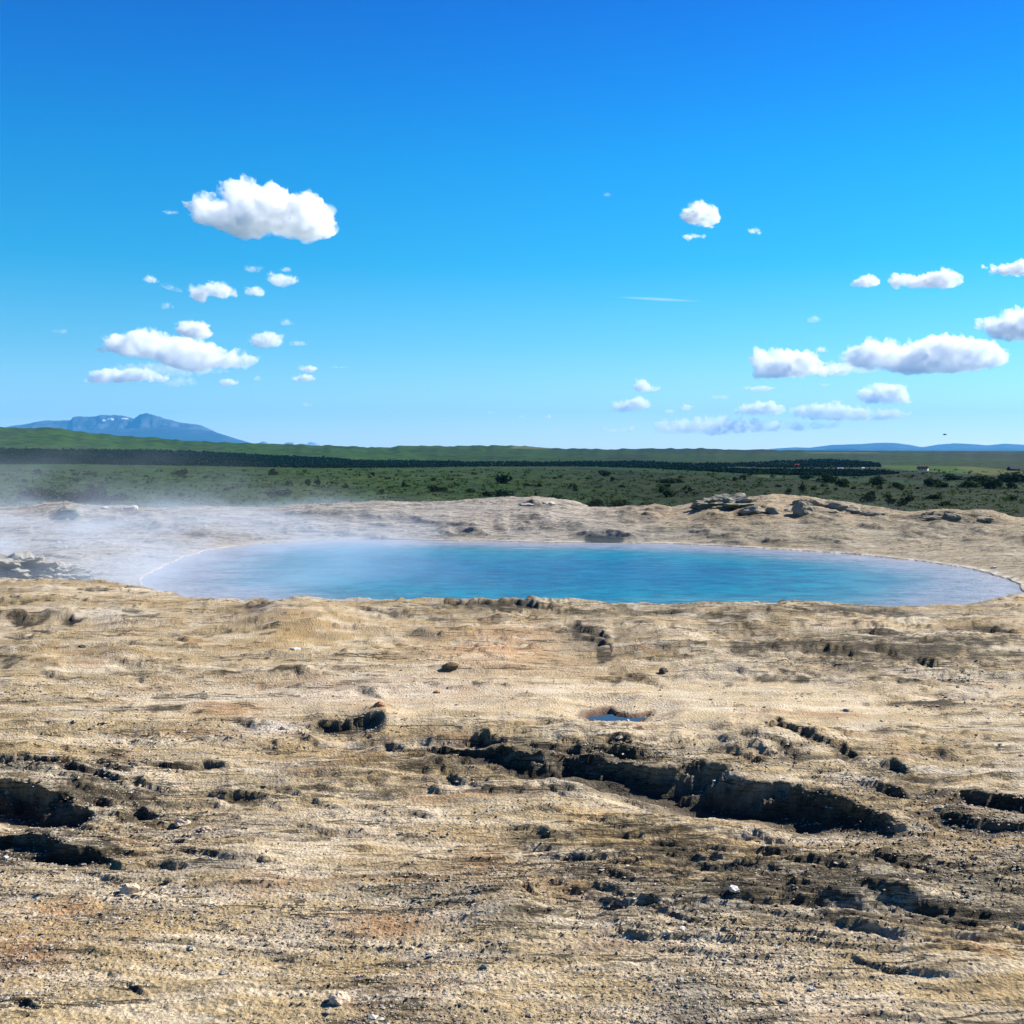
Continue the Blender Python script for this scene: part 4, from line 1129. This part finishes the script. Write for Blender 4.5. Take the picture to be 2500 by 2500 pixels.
# ------------------------------------------------------------------ rocks and stones
def stone_mesh(seed, flat=0.7, ang=6, sub=3, amp=.22, rgb=(.55, .42, .26)):
    import bmesh
    bm = bmesh.new()
    bmesh.ops.create_icosphere(bm, subdivisions=sub, radius=1.0)
    r = np.random.default_rng(seed)
    co = np.array([v.co[:] for v in bm.verts])
    planes = r.normal(0, 1, (ang, 3)); planes /= np.linalg.norm(planes, axis=1)[:, None]
    off = r.uniform(.55, .85, ang)
    for n, o in zip(planes, off):
        dd = co @ n
        co -= np.maximum(dd - o, 0)[:, None] * n
    nrm = co / np.linalg.norm(co, axis=1)[:, None]
    nz = fbm(co[:, 0] * 2.3 + seed, co[:, 1] * 2.3 + co[:, 2] * 1.7, 4, seed) + .6 * fbm(co[:, 2] * 5 + 3, co[:, 0] * 2 - co[:, 1], 3, seed + 3)
    co = co + nrm * (nz * amp)[:, None]
    co[:, 2] *= flat
    F = np.array([[v.index for v in f.verts] for f in bm.faces])
    bm.free()
    m = mesh_np("stone", co, F, (ROCK,), False)
    c = np.array(rgb)[None] * (.86 + .25 * nz)[:, None]
    vcol(m, c)
    return m
def stone(px, py, wpx, hratio, rgb, label, seed, *rest, ang=7, amp=.2, **kw):
    return stone_(px, py, wpx, hratio, rgb, label, seed, *rest, ang=ang, amp=amp, **kw)
def stone_(px, py, wpx, hratio, rgb, label, seed, cat="stone", name="stone", depth=.8, sink=.25, group=None, flat=.7, sub=3, rot=None, base=None, ang=7, amp=.2):
    g = ground_z(px, py) if base is None else base
    r = g.length
    w = wpx * PX * r / 2
    o = link(name, stone_mesh(seed, 1.0, ang, sub, amp, rgb), None, None, label=label, category=cat, group=group)
    hz = w * hratio
    o.scale = (w, w * depth, hz)
    o.rotation_euler = (0, 0, rr.uniform(-.5, .5) if rot is None else rot)
    o.location = (g.x, g.y + w * depth * .5, g.z + hz * (0.6 - sink))
    return o
PALE = (.72, .55, .38); TAN = (.52, .40, .25); DKR = (.10, .085, .065); GR = (.32, .31, .27); WH = (.80, .76, .68); BR = (.36, .22, .11)
STONES = [
    (312, 2182, 50, .62, PALE, "pale pinkish stone with a dark shadow at its left, lower left foreground", "stone"),
    (825, 2448, 64, .5, PALE, "pale wedge shaped stone near the bottom edge, left of the middle"),
    (1100, 1636, 46, .55, (.16, .12, .07), "dark brown stone lying alone on pale rock below the pool"),
    (1790, 2176, 32, .62, WH, "bright white stone on the dark layered rock at the lower right"),
    (1067, 1692, 20, .5, BR, "small reddish brown pebble right of the curved crack"),
    (1622, 1645, 26, .7, DKR, "small dark upright stone with a forked shadow, right of the middle"),
    (1340, 2228, 20, .8, DKR, "small blackish stone in the gravel right of the bottom centre"),
    (2068, 1736, 18, .55, GR, "small grey stone on the smooth pale shelf at the right"),
    (198, 1582, 18, .5, DKR, "small black stone on the smooth rock at the left"),
    (720, 1605, 1, .5, WH, ""),
    (1180, 2365, 18, .7, GR, "grey stone on the bottom gravel, middle"),
    (14, 2097, 14, .8, WH, "small white stone at the left edge in the dark layers"),
    (925, 1727, 28, .75, (.40, .20, .10), "reddish brown block above the middle hollow"),
    (2285, 1396, 16, .5, WH, "white stone beside the right end of the pool"),
    (2428, 1387, 14, .5, WH, "small white stone on the bank above the right pool tip"),
    (158, 1338, 12, .45, WH, "small white stone on the steamy left bank"),
    (580, 1487, 16, .35, WH, "flat white stone at the near shore, left of the brown mound"),
    (612, 1474, 15, 1.1, (.05, .12, .09), "small mossy green stone at the near water edge"),
    (720, 1585, 30, .25, WH, "flat white flake on the brown mound"),
    (1055, 2300, 1, .5, WH, ""),
    (408, 2155, 22, .6, DKR, "dark stone right of the pale pinkish one in the foreground"),
    (1020, 1640, 1, .4, WH, ""),
    (690, 1780, 22, .5, PALE, "small orange-white stone beside the white patch"),
    (1665, 2270, 20, .5, WH, "small white stone at the lower edge of the dark layers"),
    (440, 2012, 46, .5, PALE, "pale angular slab piece at the right of the left hollow"),
    (500, 2030, 30, .55, PALE, "small pale block right of the angular slab piece"),
    (545, 2378, 26, .4, GR, "flat grey stone in the lower left gravel"),
    (1985, 2420, 18, .6, WH, "white pebble low in the right foreground gravel"),
    (2130, 1815, 1, .6, WH, ""),
]
k = 0
for s_ in STONES:
    if s_[2] <= 2:
        continue
    stone(s_[0], s_[1], s_[2], s_[3], s_[4], s_[5], 500 + k); k += 1
# slabs and blocks along the far ridge
RG = "broken slabs along the right ridge"
BLK = (.29, .25, .18)  # ridge blocks coloured darker to stand in for their shade
BLOCKS = [
    (30, 1408, 190, .46, "big rounded grey rock with a dark shaded foot at the left edge by the pool"),
    (135, 1414, 120, .40, "long pale rock right of the big rounded one at the left edge"),
    (205, 1419, 40, .35, "small rock at the right end of the left edge rocks"),
    (1842, 1253, 67, .38, "dark flat slab, leftmost of the broken blocks on the right ridge"),
    (1888, 1253, 44, .55, "square block beside the leftmost slab on the right ridge"),
    (1925, 1251, 30, .5, "small low block between the square block and the round boulder"),
    (1968, 1253, 57, .75, "round boulder at the foot of the cracked right outcrop"),
    (1960, 1236, 44, .6, "left upper block of the cracked right outcrop"),
    (1990, 1234, 46, .7, "tall middle block of the cracked right outcrop"),
    (2014, 1238, 44, .6, "block right of the tall middle one on the cracked outcrop"),
    (2045, 1243, 57, .5, "large dark block on the right side of the cracked outcrop"),
    (2085, 1249, 65, .38, "long tapering slab right of the cracked outcrop"),
    (2135, 1258, 60, .25, "thin slab on the falling ridge right of the cracked outcrop"),
    (2020, 1253, 60, .25, "flat ledge slab under the cracked outcrop"),
    (2330, 1263, 40, .35, "small knobby block on the low right rim"),
    (2280, 1266, 60, .2, "flat slab left of the knobby block on the low right rim"),
    (2400, 1268, 60, .2, "flat slab right of the knobby block on the low right rim"),
    (1290, 1233, 50, .3, "left slab over the dark gap in the middle rim hump"),
    (1340, 1232, 44, .3, "right slab over the dark gap in the middle rim hump"),
    (255, 1246, 26, .5, "left one of two pale knobs on the left rim"),
    (318, 1247, 44, .45, "right one of two pale knobs on the left rim"),
    (160, 1262, 60, .5, "grey block standing on the pale left bank"),
]
for i, (a, b, w_, hr, lb) in enumerate(BLOCKS):
    col_ = BLK if a > 1500 else (.55, .50, .43)
    if b > 1400: col_ = (.34, .32, .27)
    if a == 160: col_ = (.20, .22, .19)
    stone(a, b, w_, hr, col_, lb, 700 + i, "rock", "rock_block", .9, .3, RG if 1800 < a < 2200 else None, .7, 5 if b > 1400 else 3, ang=2 if b > 1400 else 7, amp=.42 if b > 1400 else .2)
o = stone(1790, 1238, 165, .36, (.26, .24, .18), "large rounded rock outcrop on the skyline right of the rim gap", 801, "rock", "rock_outcrop", .9, .62, None, .7, 5, 0.1, ang=3, amp=.35)  # base colour lowered to carry the outcrop's shade

# gravel: nobody could count it
def gravel(n):
    near_w = (gY > 2.3) & (gY < 9) & (np.abs(gX) < 0.5 * gY + 1.2)
    dens = np.clip(0.02 + fbm(gX * 0.8, gY * 1.1, 3, 73) * .9 + .35 * np.exp(-((gpx - 900) / 1000) ** 2 - ((gpy - 2350) / 260) ** 2) + .3 * np.exp(-((gpx - 1900) / 700) ** 2 - ((gpy - 2200) / 160) ** 2) - .5 * np.exp(-((gpx - 1500) / 900) ** 2 - ((gpy - 1690) / 70) ** 2), 0.02, 1) * near_w
    pw = dens.ravel(); pw = pw / pw.sum()
    idx = RNG.choice(pw.size, n, p=pw)
    c = np.stack([gX.ravel()[idx], gY.ravel()[idx], gZ.ravel()[idx]], -1)
    r = np.hypot(c[:, 0], c[:, 1])
    c[:, 0] += RNG.normal(0, .004, n) * r / 3
    s = np.exp(RNG.normal(math.log(.0042), .42, n)) * np.clip(r / 4.0, .8, 2.2)
    base = np.array([(1, 0, 0), (-1, 0, 0), (0, 1, 0), (0, -1, 0), (0, 0, 1), (0, 0, -1)], float)
    V = base[None] * RNG.uniform(.55, 1.2, (n, 6, 1)) + RNG.normal(0, .18, (n, 6, 3))
    a = RNG.uniform(0, 6.28, n); ca, sa = np.cos(a)[:, None], np.sin(a)[:, None]
    X_ = V[..., 0] * ca - V[..., 1] * sa; Y_ = V[..., 0] * sa + V[..., 1] * ca
    V = np.stack([X_, Y_, V[..., 2] * RNG.uniform(.28, .5, n)[:, None]], -1) * s[:, None, None]
    V += c[:, None]; V[..., 2] += (s * .12)[:, None]
    T = np.array([(0, 2, 4), (2, 1, 4), (1, 3, 4), (3, 0, 4), (2, 0, 5), (1, 2, 5), (3, 1, 5), (0, 3, 5)])
    F = (T[None] + (np.arange(n) * 6)[:, None, None]).reshape(-1, 3)
    m = mesh_np("gravel", V.reshape(-1, 3), F, (ROCK,), False)
    pal = np.array([(.56, .44, .28), (.66, .55, .40), (.80, .74, .62), (.42, .34, .24), (.36, .31, .24), (.50, .36, .22)])
    pc = pal[RNG.choice(6, n, p=[.30, .30, .18, .12, .03, .07])] * RNG.uniform(.42, .66, (n, 1))
    vcol(m, np.repeat(pc, 6, 0))
    link("gravel", m, kind="stuff")
gravel(62000)

# ------------------------------------------------------------------ bird
def bird():
    m = plain_mat("bird_feathers", (.02, .022, .025), .8, .1, 8, 0)
    dist = 230.0
    dx, dy, dz = ray(2307, 1061)
    t = dist / float(dy)
    loc = (float(dx) * t, float(dy) * t, CAM_Z + float(dz) * t)
    s = 12 * PX * dist / 1.2
    e = link("bird", None, None, loc, label="tiny dark bird flying in the sky above the right blue hills", category="bird")
    import bmesh
    bm = bmesh.new(); bmesh.ops.create_uvsphere(bm, u_segments=12, v_segments=8, radius=1)
    for v in bm.verts:
        k = v.co.x
        v.co = Vector((k * .5 * s, v.co.y * .14 * s * (1 - .5 * max(-k, 0)), v.co.z * .14 * s * (1 - .4 * abs(k))))
    me = bpy.data.meshes.new("body"); bm.to_mesh(me); bm.free(); me.materials.append(m)
    link("body", me, e)
    for sg in (-1, 1):
        vs = [(.12, 0, .05), (-.22, 0, .05), (.02, sg * .35, .24), (-.2, sg * .35, .2), (-.12, sg * .75, .16), (-.22, sg * .75, .15)]
        vs = [(a * s, b * s, c * s) for a, b, c in vs] + [(a * s, b * s, (c - .03) * s) for a, b, c in vs]
        f = [(0, 1, 3, 2), (2, 3, 5, 4), (6, 8, 9, 7), (8, 10, 11, 9), (0, 2, 8, 6), (2, 4, 10, 8), (4, 5, 11, 10), (5, 3, 9, 11), (3, 1, 7, 9), (1, 0, 6, 7)]
        w = bpy.data.meshes.new("wing"); w.from_pydata(vs, [], f); w.materials.append(m)
        link("wing", w, e)
    h = bpy.data.meshes.new("tail"); h.from_pydata([(-.45 * s, 0, .03 * s), (-.75 * s, .1 * s, 0), (-.75 * s, -.1 * s, 0), (-.45 * s, 0, -.03 * s)], [], [(0, 1, 2), (3, 2, 1), (0, 2, 3), (0, 3, 1)]); h.materials.append(m)
    link("tail", h, e)
bird()

# ------------------------------------------------------------------ clouds
def cloud_mat(name, dens, hh=None):
    m, t, out = nmat(name)
    ins = {'Color': (1, 1, 1, 1), 'Density': dens, 'Anisotropy': 0.15}
    if hh:
        tcn = nn(t, 'ShaderNodeTexCoord')
        n1 = nn(t, 'ShaderNodeTexNoise', {'Vector': tcn.outputs['Object'], 'Scale': 5.0 / hh, 'Detail': 6.0, 'Roughness': 0.72})
        f = nn(t, 'ShaderNodeMapRange', {'Value': n1.outputs[0], 'From Min': .38, 'From Max': .62, 'To Min': 0.0, 'To Max': dens * 1.3})
        n0 = nn(t, 'ShaderNodeTexNoise', {'Vector': tcn.outputs['Object'], 'Scale': 1.7 / hh, 'Detail': 2.0, 'Roughness': 0.5})
        f0 = nn(t, 'ShaderNodeMapRange', {'Value': n0.outputs[0], 'From Min': .38, 'From Max': .50, 'To Min': 0.04, 'To Max': 1.0})
        ins['Density'] = math_n(t, 'MULTIPLY', f.outputs[0], f0.outputs[0])
        m.cycles.volume_step_rate = 0.35
    p = nn(t, 'ShaderNodeVolumePrincipled', ins)
    t.links.new(p.outputs[0], out.inputs['Volume'])
    return m
def n3(co, f, seed):
    x, y, z = co[:, 0] * f, co[:, 1] * f, co[:, 2] * f
    return fbm(x + z * .61 + seed, y - z * .47, 3, seed) * .6 + fbm(z + y * .53, x * .8 - y * .39 + seed, 3, seed + 9) * .6
def cloud(poly, label, thick=6.0, seed=0, npuff=46, bump=1.0):
    """poly: outline in picture points; solid lumpy body at its own distance"""
    poly = np.array(poly, float)
    cx, cyy = poly.mean(0)
    slope = (1097 - cyy) * PX
    D = min(max(1450 / max(slope, .001), 7500), 42000)
    if D > 31000: D = 42000
    r = np.random.default_rng(900 + seed)
    xs = []
    x0, x1 = poly[:, 0].min(), poly[:, 0].max(); y0, y1 = poly[:, 1].min(), poly[:, 1].max()
    q = r.uniform(x0, x1, 4000); p = r.uniform(y0, y1, 4000)
    sdv = -sdf_poly(q, p, poly)
    ok = sdv > 0.05 * (y1 - y0)
    q, p, sdv = q[ok], p[ok], sdv[ok]
    order = np.argsort(-sdv * r.uniform(.5, 1, len(sdv)))
    sel = list(order[:npuff // 3]) + list(r.choice(len(q), min(len(q), int(npuff * 2.5)), replace=False))
    import bmesh
    bm = bmesh.new()
    u = PX * D
    hw_ = (x1 - x0) / 2
    for i in sel:
        rad = (min(sdv[i] * 1.1, (y1 - y0) * .40) + 0.05 * (y1 - y0)) * u
        prof = math.sqrt(max(0.0, 1 - ((q[i] - (x0 + x1) / 2) / (hw_ + 1)) ** 2))
        dep = r.normal(0, .16) * min((x1 - x0), (y1 - y0) * 2.0) * prof * u
        M = Matrix.Translation(((q[i] - cx) * u, dep, -(p[i] - cyy) * u)) @ Matrix.Scale(rad, 4)
        bmesh.ops.create_icosphere(bm, subdivisions=1, radius=1.0, matrix=M)
    me = bpy.data.meshes.new("cloud_tmp"); bm.to_mesh(me); bm.free()
    tmp = bpy.data.objects.new("cloud_tmp", me); COL.objects.link(tmp)
    md = tmp.modifiers.new("r", 'REMESH'); md.mode = 'VOXEL'
    size = max(x1 - x0, y1 - y0) * u
    md.voxel_size = max(min(size / 46, (y1 - y0) * u / 14), size / 110)
    dg = bpy.context.evaluated_depsgraph_get()
    ev = tmp.evaluated_get(dg); em = ev.to_mesh()
    co = np.zeros(len(em.vertices) * 3, np.float32); em.vertices.foreach_get("co", co); co = co.reshape(-1, 3)
    no = np.zeros(len(em.vertices) * 3, np.float32); em.vertices.foreach_get("normal", no); no = no.reshape(-1, 3)
    me2 = bpy.data.meshes.new_from_object(ev)
    ev.to_mesh_clear()
    bpy.data.objects.remove(tmp); bpy.data.meshes.remove(me)
    hh = (y1 - y0) * u
    f1 = 4.0 / hh
    up = np.clip(no[:, 2] * .5 + .7, .25, 1.0)
    nz = n3(co, f1 * .7, 3 + seed) * .26 * hh + n3(co, f1 * 2.4, 5 + seed) * .20 * hh - .01 * hh
    co2 = co + no * (nz * up * bump)[:, None]
    me2.vertices.foreach_set("co", co2.astype(np.float32).ravel()); me2.update()
    me2.name = "cloud"
    me2.materials.clear(); me2.materials.append(cloud_mat("cloud_vapour", (.95 if thick > 2.6 else .8 if thick > 1.5 else 0.6) * thick / hh, hh))
    co3 = co2.copy(); co3[:, 2] *= .84
    me2.vertices.foreach_set("co", co3.astype(np.float32).ravel()); me2.update()
    dx, dy, dz = ray(cx, cyy)
    t = D / float(dy)
    return link("cloud", me2, None, (float(dx) * t, float(dy) * t, CAM_Z + float(dz) * t), label=label, category="cloud", group="clouds in the blue sky")
def ell(cx, cy_, w, h, n=14, tilt=0):
    out = []
    for i in range(n):
        a = 2 * PI * i / n
        jj = 1 + 0.28 * math.sin(cx * 1.7 + i * 2.3) * math.cos(cy_ + i * 1.1)
        x = math.cos(a) * w / 2 * jj; y = math.sin(a) * h / 2 * jj
        if y > 0: y *= .7
        out.append((cx + x, cy_ + y + x * tilt))
    return out
CLOUDS = [
    ([(455, 525), (470, 487), (530, 482), (575, 465), (620, 450), (665, 465), (700, 480), (760, 480), (790, 505), (800, 540), (826, 572), (775, 588), (735, 592), (705, 576), (665, 568), (600, 580), (555, 572), (500, 550)],
     "big bright white cloud high in the left sky", 9, 60),
    (ell(418, 519, 50, 12), "small wisp at the left tip of the big left cloud", 1.2, 14),
    ([(235, 860), (255, 820), (300, 812), (345, 808), (380, 812), (420, 820), (470, 830), (520, 845), (560, 862), (600, 862), (637, 890), (630, 904), (580, 905), (520, 900), (470, 915), (430, 905), (390, 880), (330, 870), (280, 862)],
     "long piled cloud low in the left sky above the mountain", 7, 60),
    ([(425, 812), (440, 788), (470, 779), (510, 795), (533, 815), (500, 828), (460, 826)], "rounded white cloud tucked on top of the long left cloud", 6, 26),
    ([(205, 935), (230, 905), (280, 898), (330, 893), (380, 905), (418, 925), (400, 936), (330, 934), (270, 938)], "flat white cloud beneath the long left cloud", 5, 34),
    (ell(555, 935, 60, 22), "small white cloud right below the long left cloud", 3, 14),
    (ell(440, 935, 110, 34), "faint grey veil between the flat and the long left clouds", .9, 20),
    (ell(232, 930, 60, 18), "small white puff at the left end of the flat left cloud", 2.5, 14),
    (ell(630, 925, 24, 16), "tiny puff right of the long left cloud", 1.5, 10),
    ([(600, 830), (640, 815), (660, 805), (680, 820), (695, 845), (650, 850), (615, 845)], "small cloud right of the long left cloud", 3.5, 24),
    (ell(728, 840, 60, 16), "thin streak at the right of the small left cloud", 1.2, 14),
    (ell(698, 789, 34, 20), "faint puff above the small left cloud", 1.0, 10),
    (ell(752, 903, 44, 24), "upper one of two little clouds above the left horizon", 3.5, 14),
    (ell(740, 925, 58, 24), "lower one of two little clouds above the left horizon", 3.5, 14),
    (ell(826, 897, 64, 8), "faint thin streak right of the two little clouds", .7, 10),
    (ell(750, 989, 28, 14), "tiny faint cloud above the mountain's right foot", 1.2, 10),
    ([(460, 715), (475, 695), (500, 702), (515, 685), (545, 690), (580, 722), (550, 728), (505, 722), (495, 742), (475, 740)], "ragged cloud in the middle of the left sky", 3.5, 30),
    (ell(366, 684, 44, 22, tilt=.2), "small wisp at the far left of the ragged cloud", 1.8, 12),
    (ell(420, 705, 80, 14, tilt=.3), "faint band joining the wisp to the ragged cloud", .8, 12),
    (ell(620, 714, 56, 30, tilt=.15), "small puff just right of the ragged cloud", 2.6, 14),
    ([(650, 680), (670, 665), (690, 670), (730, 675), (725, 690), (690, 702), (670, 700)], "ragged small cloud below the big left cloud", 2.6, 20),
    (ell(698, 659, 30, 16), "tiny puff above the ragged small cloud", 1.2, 10),
    (ell(615, 658, 56, 22), "faint patch under the big left cloud", 1.0, 12),
    (ell(408, 749, 34, 20), "faint puff under the ragged cloud", .8, 10),
    (ell(147, 810, 44, 16), "very faint puff at the far left", .6, 10),
    ([(1658, 535), (1675, 508), (1700, 495), (1712, 492), (1738, 508), (1756, 535), (1745, 554), (1700, 550)], "small bell shaped white cloud high in the right sky", 5.5, 30),
    ([(1665, 578), (1680, 570), (1730, 572), (1730, 580), (1690, 583), (1680, 590)], "thin wisp under the bell shaped cloud", 2.2, 14),
    (ell(1841, 565, 34, 16, tilt=.35), "tiny slanting wisp right of the bell shaped cloud", 1.6, 10),
    (ell(1482, 476, 26, 12), "very faint fleck high in the middle of the sky", .5, 10),
    ([(2075, 698), (2095, 680), (2115, 668), (2140, 680), (2147, 698), (2110, 703)], "small rounded cloud left of the flat one in the right sky", 3.5, 18),
    ([(2168, 672), (2190, 670), (2250, 672), (2300, 655), (2340, 665), (2350, 690), (2330, 705), (2250, 706), (2175, 704)], "flat based white cloud in the right sky", 4.5, 36),
    ([(2380, 645), (2430, 650), (2480, 636), (2540, 640), (2560, 665), (2500, 675), (2420, 670)], "white cloud cut by the right edge, upper one", 4.5, 30),
    ([(2380, 775), (2430, 778), (2470, 755), (2520, 750), (2600, 760), (2600, 830), (2500, 836), (2390, 828), (2395, 800)], "large cloud cut by the right edge, lower one", 6, 40),
    ([(1830, 875), (1845, 852), (1880, 852), (1920, 858), (1950, 856), (1985, 868), (1985, 892), (2060, 900), (2090, 918), (2030, 924), (1900, 925), (1820, 935), (1850, 912)],
     "billowing cloud bank low in the right sky, left half", 6, 50),
    ([(2040, 885), (2075, 855), (2115, 830), (2150, 840), (2180, 830), (2230, 838), (2270, 822), (2330, 818), (2370, 835), (2420, 838), (2450, 870), (2470, 890), (2420, 905), (2330, 915), (2220, 918), (2120, 905)],
     "largest billowing cloud of the right sky, beside the bank", 7, 70),
    (ell(2005, 856, 34, 18), "tiny puff on top of the right cloud bank", 2, 10),
    ([(2100, 960), (2112, 938), (2150, 934), (2195, 938), (2222, 965), (2215, 990), (2150, 990), (2105, 985)], "squarish cloud hanging beneath the largest right cloud", 5, 30),
    (ell(1848, 950, 84, 20), "small flat cloud under the left half of the right bank", 2.5, 16),
    (ell(2012, 941, 34, 12), "tiny flat puff between the bank and the squarish cloud", 1.2, 10),
    ([(1780, 1012), (1810, 990), (1840, 980), (1870, 978), (1910, 990), (1925, 1015), (1860, 1016)], "white heap on the left of the low right cloud belt", 4, 30),
    ([(1925, 1010), (1940, 990), (1990, 985), (2040, 980), (2090, 995), (2150, 1000), (2215, 1000), (2232, 1020), (2150, 1030), (2030, 1030), (1950, 1026)], "long white heap on the right of the low cloud belt", 4, 44),
    ([(1585, 1050), (1600, 1028), (1660, 1022), (1720, 1018), (1760, 1012), (1830, 1022), (1900, 1030), (1985, 1045), (1975, 1054), (1860, 1056), (1740, 1066), (1700, 1060), (1620, 1060)],
     "lowest long grey-white cloud just above the horizon", 3, 50),
    ([(1542, 950), (1550, 928), (1570, 924), (1590, 940), (1615, 955), (1570, 960)], "small upright cloud, upper one of the middle right group", 4, 18),
    ([(1478, 1005), (1500, 982), (1540, 975), (1560, 965), (1597, 990), (1580, 998), (1520, 1008)], "small wide cloud, lower one of the middle right group", 4, 22),
    (ell(1636, 1005, 26, 14), "tiny round puff left of its twin near the horizon", 2, 10),
    (ell(1678, 997, 36, 22), "tiny round puff right of its twin near the horizon", 2.5, 10),
    ([(1440, 1052), (1470, 1042), (1520, 1046), (1548, 1036), (1548, 1054), (1500, 1056)], "faint flat cloud close to the horizon right of the middle", 1.6, 18),
    (ell(2010, 903, 360, 44), "thin veil joining the two halves of the right cloud bank", 1.3, 30),
    (ell(1930, 1040, 330, 34), "thin grey veil behind the low right cloud belt", 1.2, 30),
    (ell(420, 905, 330, 44), "thin veil around the base of the long left cloud", 1.2, 30),
    (ell(1763, 971, 64, 16), "faint pale streak above the low right cloud belt", .8, 12),
    (ell(1987, 782, 34, 24), "faint round puff alone in the right sky", .9, 12),
    (ell(1340, 1019, 20, 12), "tiny white fleck just above the middle horizon", 1.6, 8),
    (ell(1273, 1018, 26, 10), "tiny pale fleck left of the middle horizon fleck", .9, 8),
    (ell(1196, 1008, 28, 10), "faint fleck above the horizon hills in the middle", .7, 8),
    (ell(955, 1004, 28, 8), "faint fleck above the horizon left of the middle", .5, 8),
]
for i, (pl, lb, th, npf) in enumerate(CLOUDS):
    cloud(pl, lb, th, i, npf)
# old contrail: a long thin round body
def contrail():
    D = 9000.0
    pts = []
    for k in range(25):
        f = k / 24
        px = 1500 + 215 * f; py = 725 + 11 * f
        dx, dy, dz = ray(px, py); t = D / float(dy)
        pts.append(Vector((float(dx) * t, float(dy) * t, CAM_Z + float(dz) * t)))
    V, F = [], []
    for k, p in enumerate(pts):
        rad = 11 * math.sin(PI * (k + .3) / 24.6) + 1
        for j in range(8):
            a = j * PI / 4
            V.append((p.x, p.y + rad * math.cos(a), p.z + rad * math.sin(a)))
    for k in range(24):
        for j in range(8):
            F.append((k * 8 + j, k * 8 + (j + 1) % 8, (k + 1) * 8 + (j + 1) % 8, (k + 1) * 8 + j))
    F.append(tuple(range(7, -1, -1))); F.append(tuple(24 * 8 + j for j in range(8)))
    me = bpy.data.meshes.new("contrail"); me.from_pydata(V, [], F); me.materials.append(cloud_mat("contrail_vapour", .012))
    link("contrail", me, label="thin faded white contrail streak in the middle right sky", category="contrail")
contrail()

# ------------------------------------------------------------------ steam over the pool
def steam():
    m, t, out = nmat("steam_vapour")
    g = nn(t, 'ShaderNodeNewGeometry')
    sp = nn(t, 'ShaderNodeSeparateXYZ', {0: g.outputs['Position']})
    mp = nn(t, 'ShaderNodeMapping', {'Vector': g.outputs['Position'], 'Scale': (.22, .16, .55)})
    n1 = nn(t, 'ShaderNodeTexNoise', {'Vector': mp.outputs[0], 'Scale': 1.5, 'Detail': 3.0, 'Roughness': 0.6, 'Distortion': 0.6})
    f = nn(t, 'ShaderNodeMapRange', {'Value': n1.outputs[0], 'From Min': .42, 'From Max': .64, 'To Min': 0.06, 'To Max': 2.0})
    # thicker towards the left, thin at the right end
    fx = nn(t, 'ShaderNodeMapRange', {'Value': sp.outputs[0], 'From Min': -6.5, 'From Max': 2.0, 'To Min': 1.0, 'To Max': 0.05})
    # falls off with height; column higher at the left
    hz = math_n(t, 'ADD', math_n(t, 'MULTIPLY', nn(t, 'ShaderNodeMapRange', {'Value': sp.outputs[0], 'From Min': -11.0, 'From Max': -3.0, 'To Min': 1.0, 'To Max': 0.0}).outputs[0], 1.3), 0.7)
    rel = math_n(t, 'DIVIDE', math_n(t, 'ADD', sp.outputs[2], .3), hz)
    fz = nn(t, 'ShaderNodeMapRange', {'Value': rel, 'From Min': 0.0, 'From Max': 1.5, 'To Min': 1.0, 'To Max': 0.0}, interpolation_type='SMOOTHSTEP')
    fy = nn(t, 'ShaderNodeMapRange', {'Value': sp.outputs[1], 'From Min': 13.0, 'From Max': 16.0, 'To Min': 0.0, 'To Max': 1.0}, interpolation_type='SMOOTHSTEP')
    d = math_n(t, 'MULTIPLY', math_n(t, 'MULTIPLY', f.outputs[0], fx.outputs[0]), math_n(t, 'MULTIPLY', fz.outputs[0], fy.outputs[0]))
    d = math_n(t, 'MULTIPLY', d, 0.023)
    fx2 = nn(t, 'ShaderNodeMapRange', {'Value': sp.outputs[0], 'From Min': -6.2, 'From Max': 0.3, 'To Min': 1.0, 'To Max': 0.04}, interpolation_type='SMOOTHSTEP')
    fl = nn(t, 'ShaderNodeMapRange', {'Value': sp.outputs[2], 'From Min': -.3, 'From Max': .45, 'To Min': 1.0, 'To Max': 0.0}, interpolation_type='SMOOTHSTEP')
    lay = math_n(t, 'MULTIPLY', math_n(t, 'MULTIPLY', f.outputs[0], fx2.outputs[0]), math_n(t, 'MULTIPLY', fl.outputs[0], fy.outputs[0]))
    d = math_n(t, 'ADD', d, math_n(t, 'MULTIPLY', lay, 0.16))
    p = nn(t, 'ShaderNodeVolumePrincipled', {'Color': (.72, .84, 1.0, 1), 'Density': d, 'Anisotropy': 0.0})
    t.links.new(p.outputs[0], out.inputs['Volume'])
    # rounded closed body over the pool and the left bank
    xs = (-17, 10.5); ys = (12.8, 33.5); z0, z1 = WL - 0.15, 3.3
    v, fcs = box(xs[0], xs[1], ys[0], ys[1], z0, z1)
    me = bpy.data.meshes.new("steam"); me.from_pydata(v, [], fcs); me.materials.append(m)
    link("steam", me, kind="stuff")
steam()
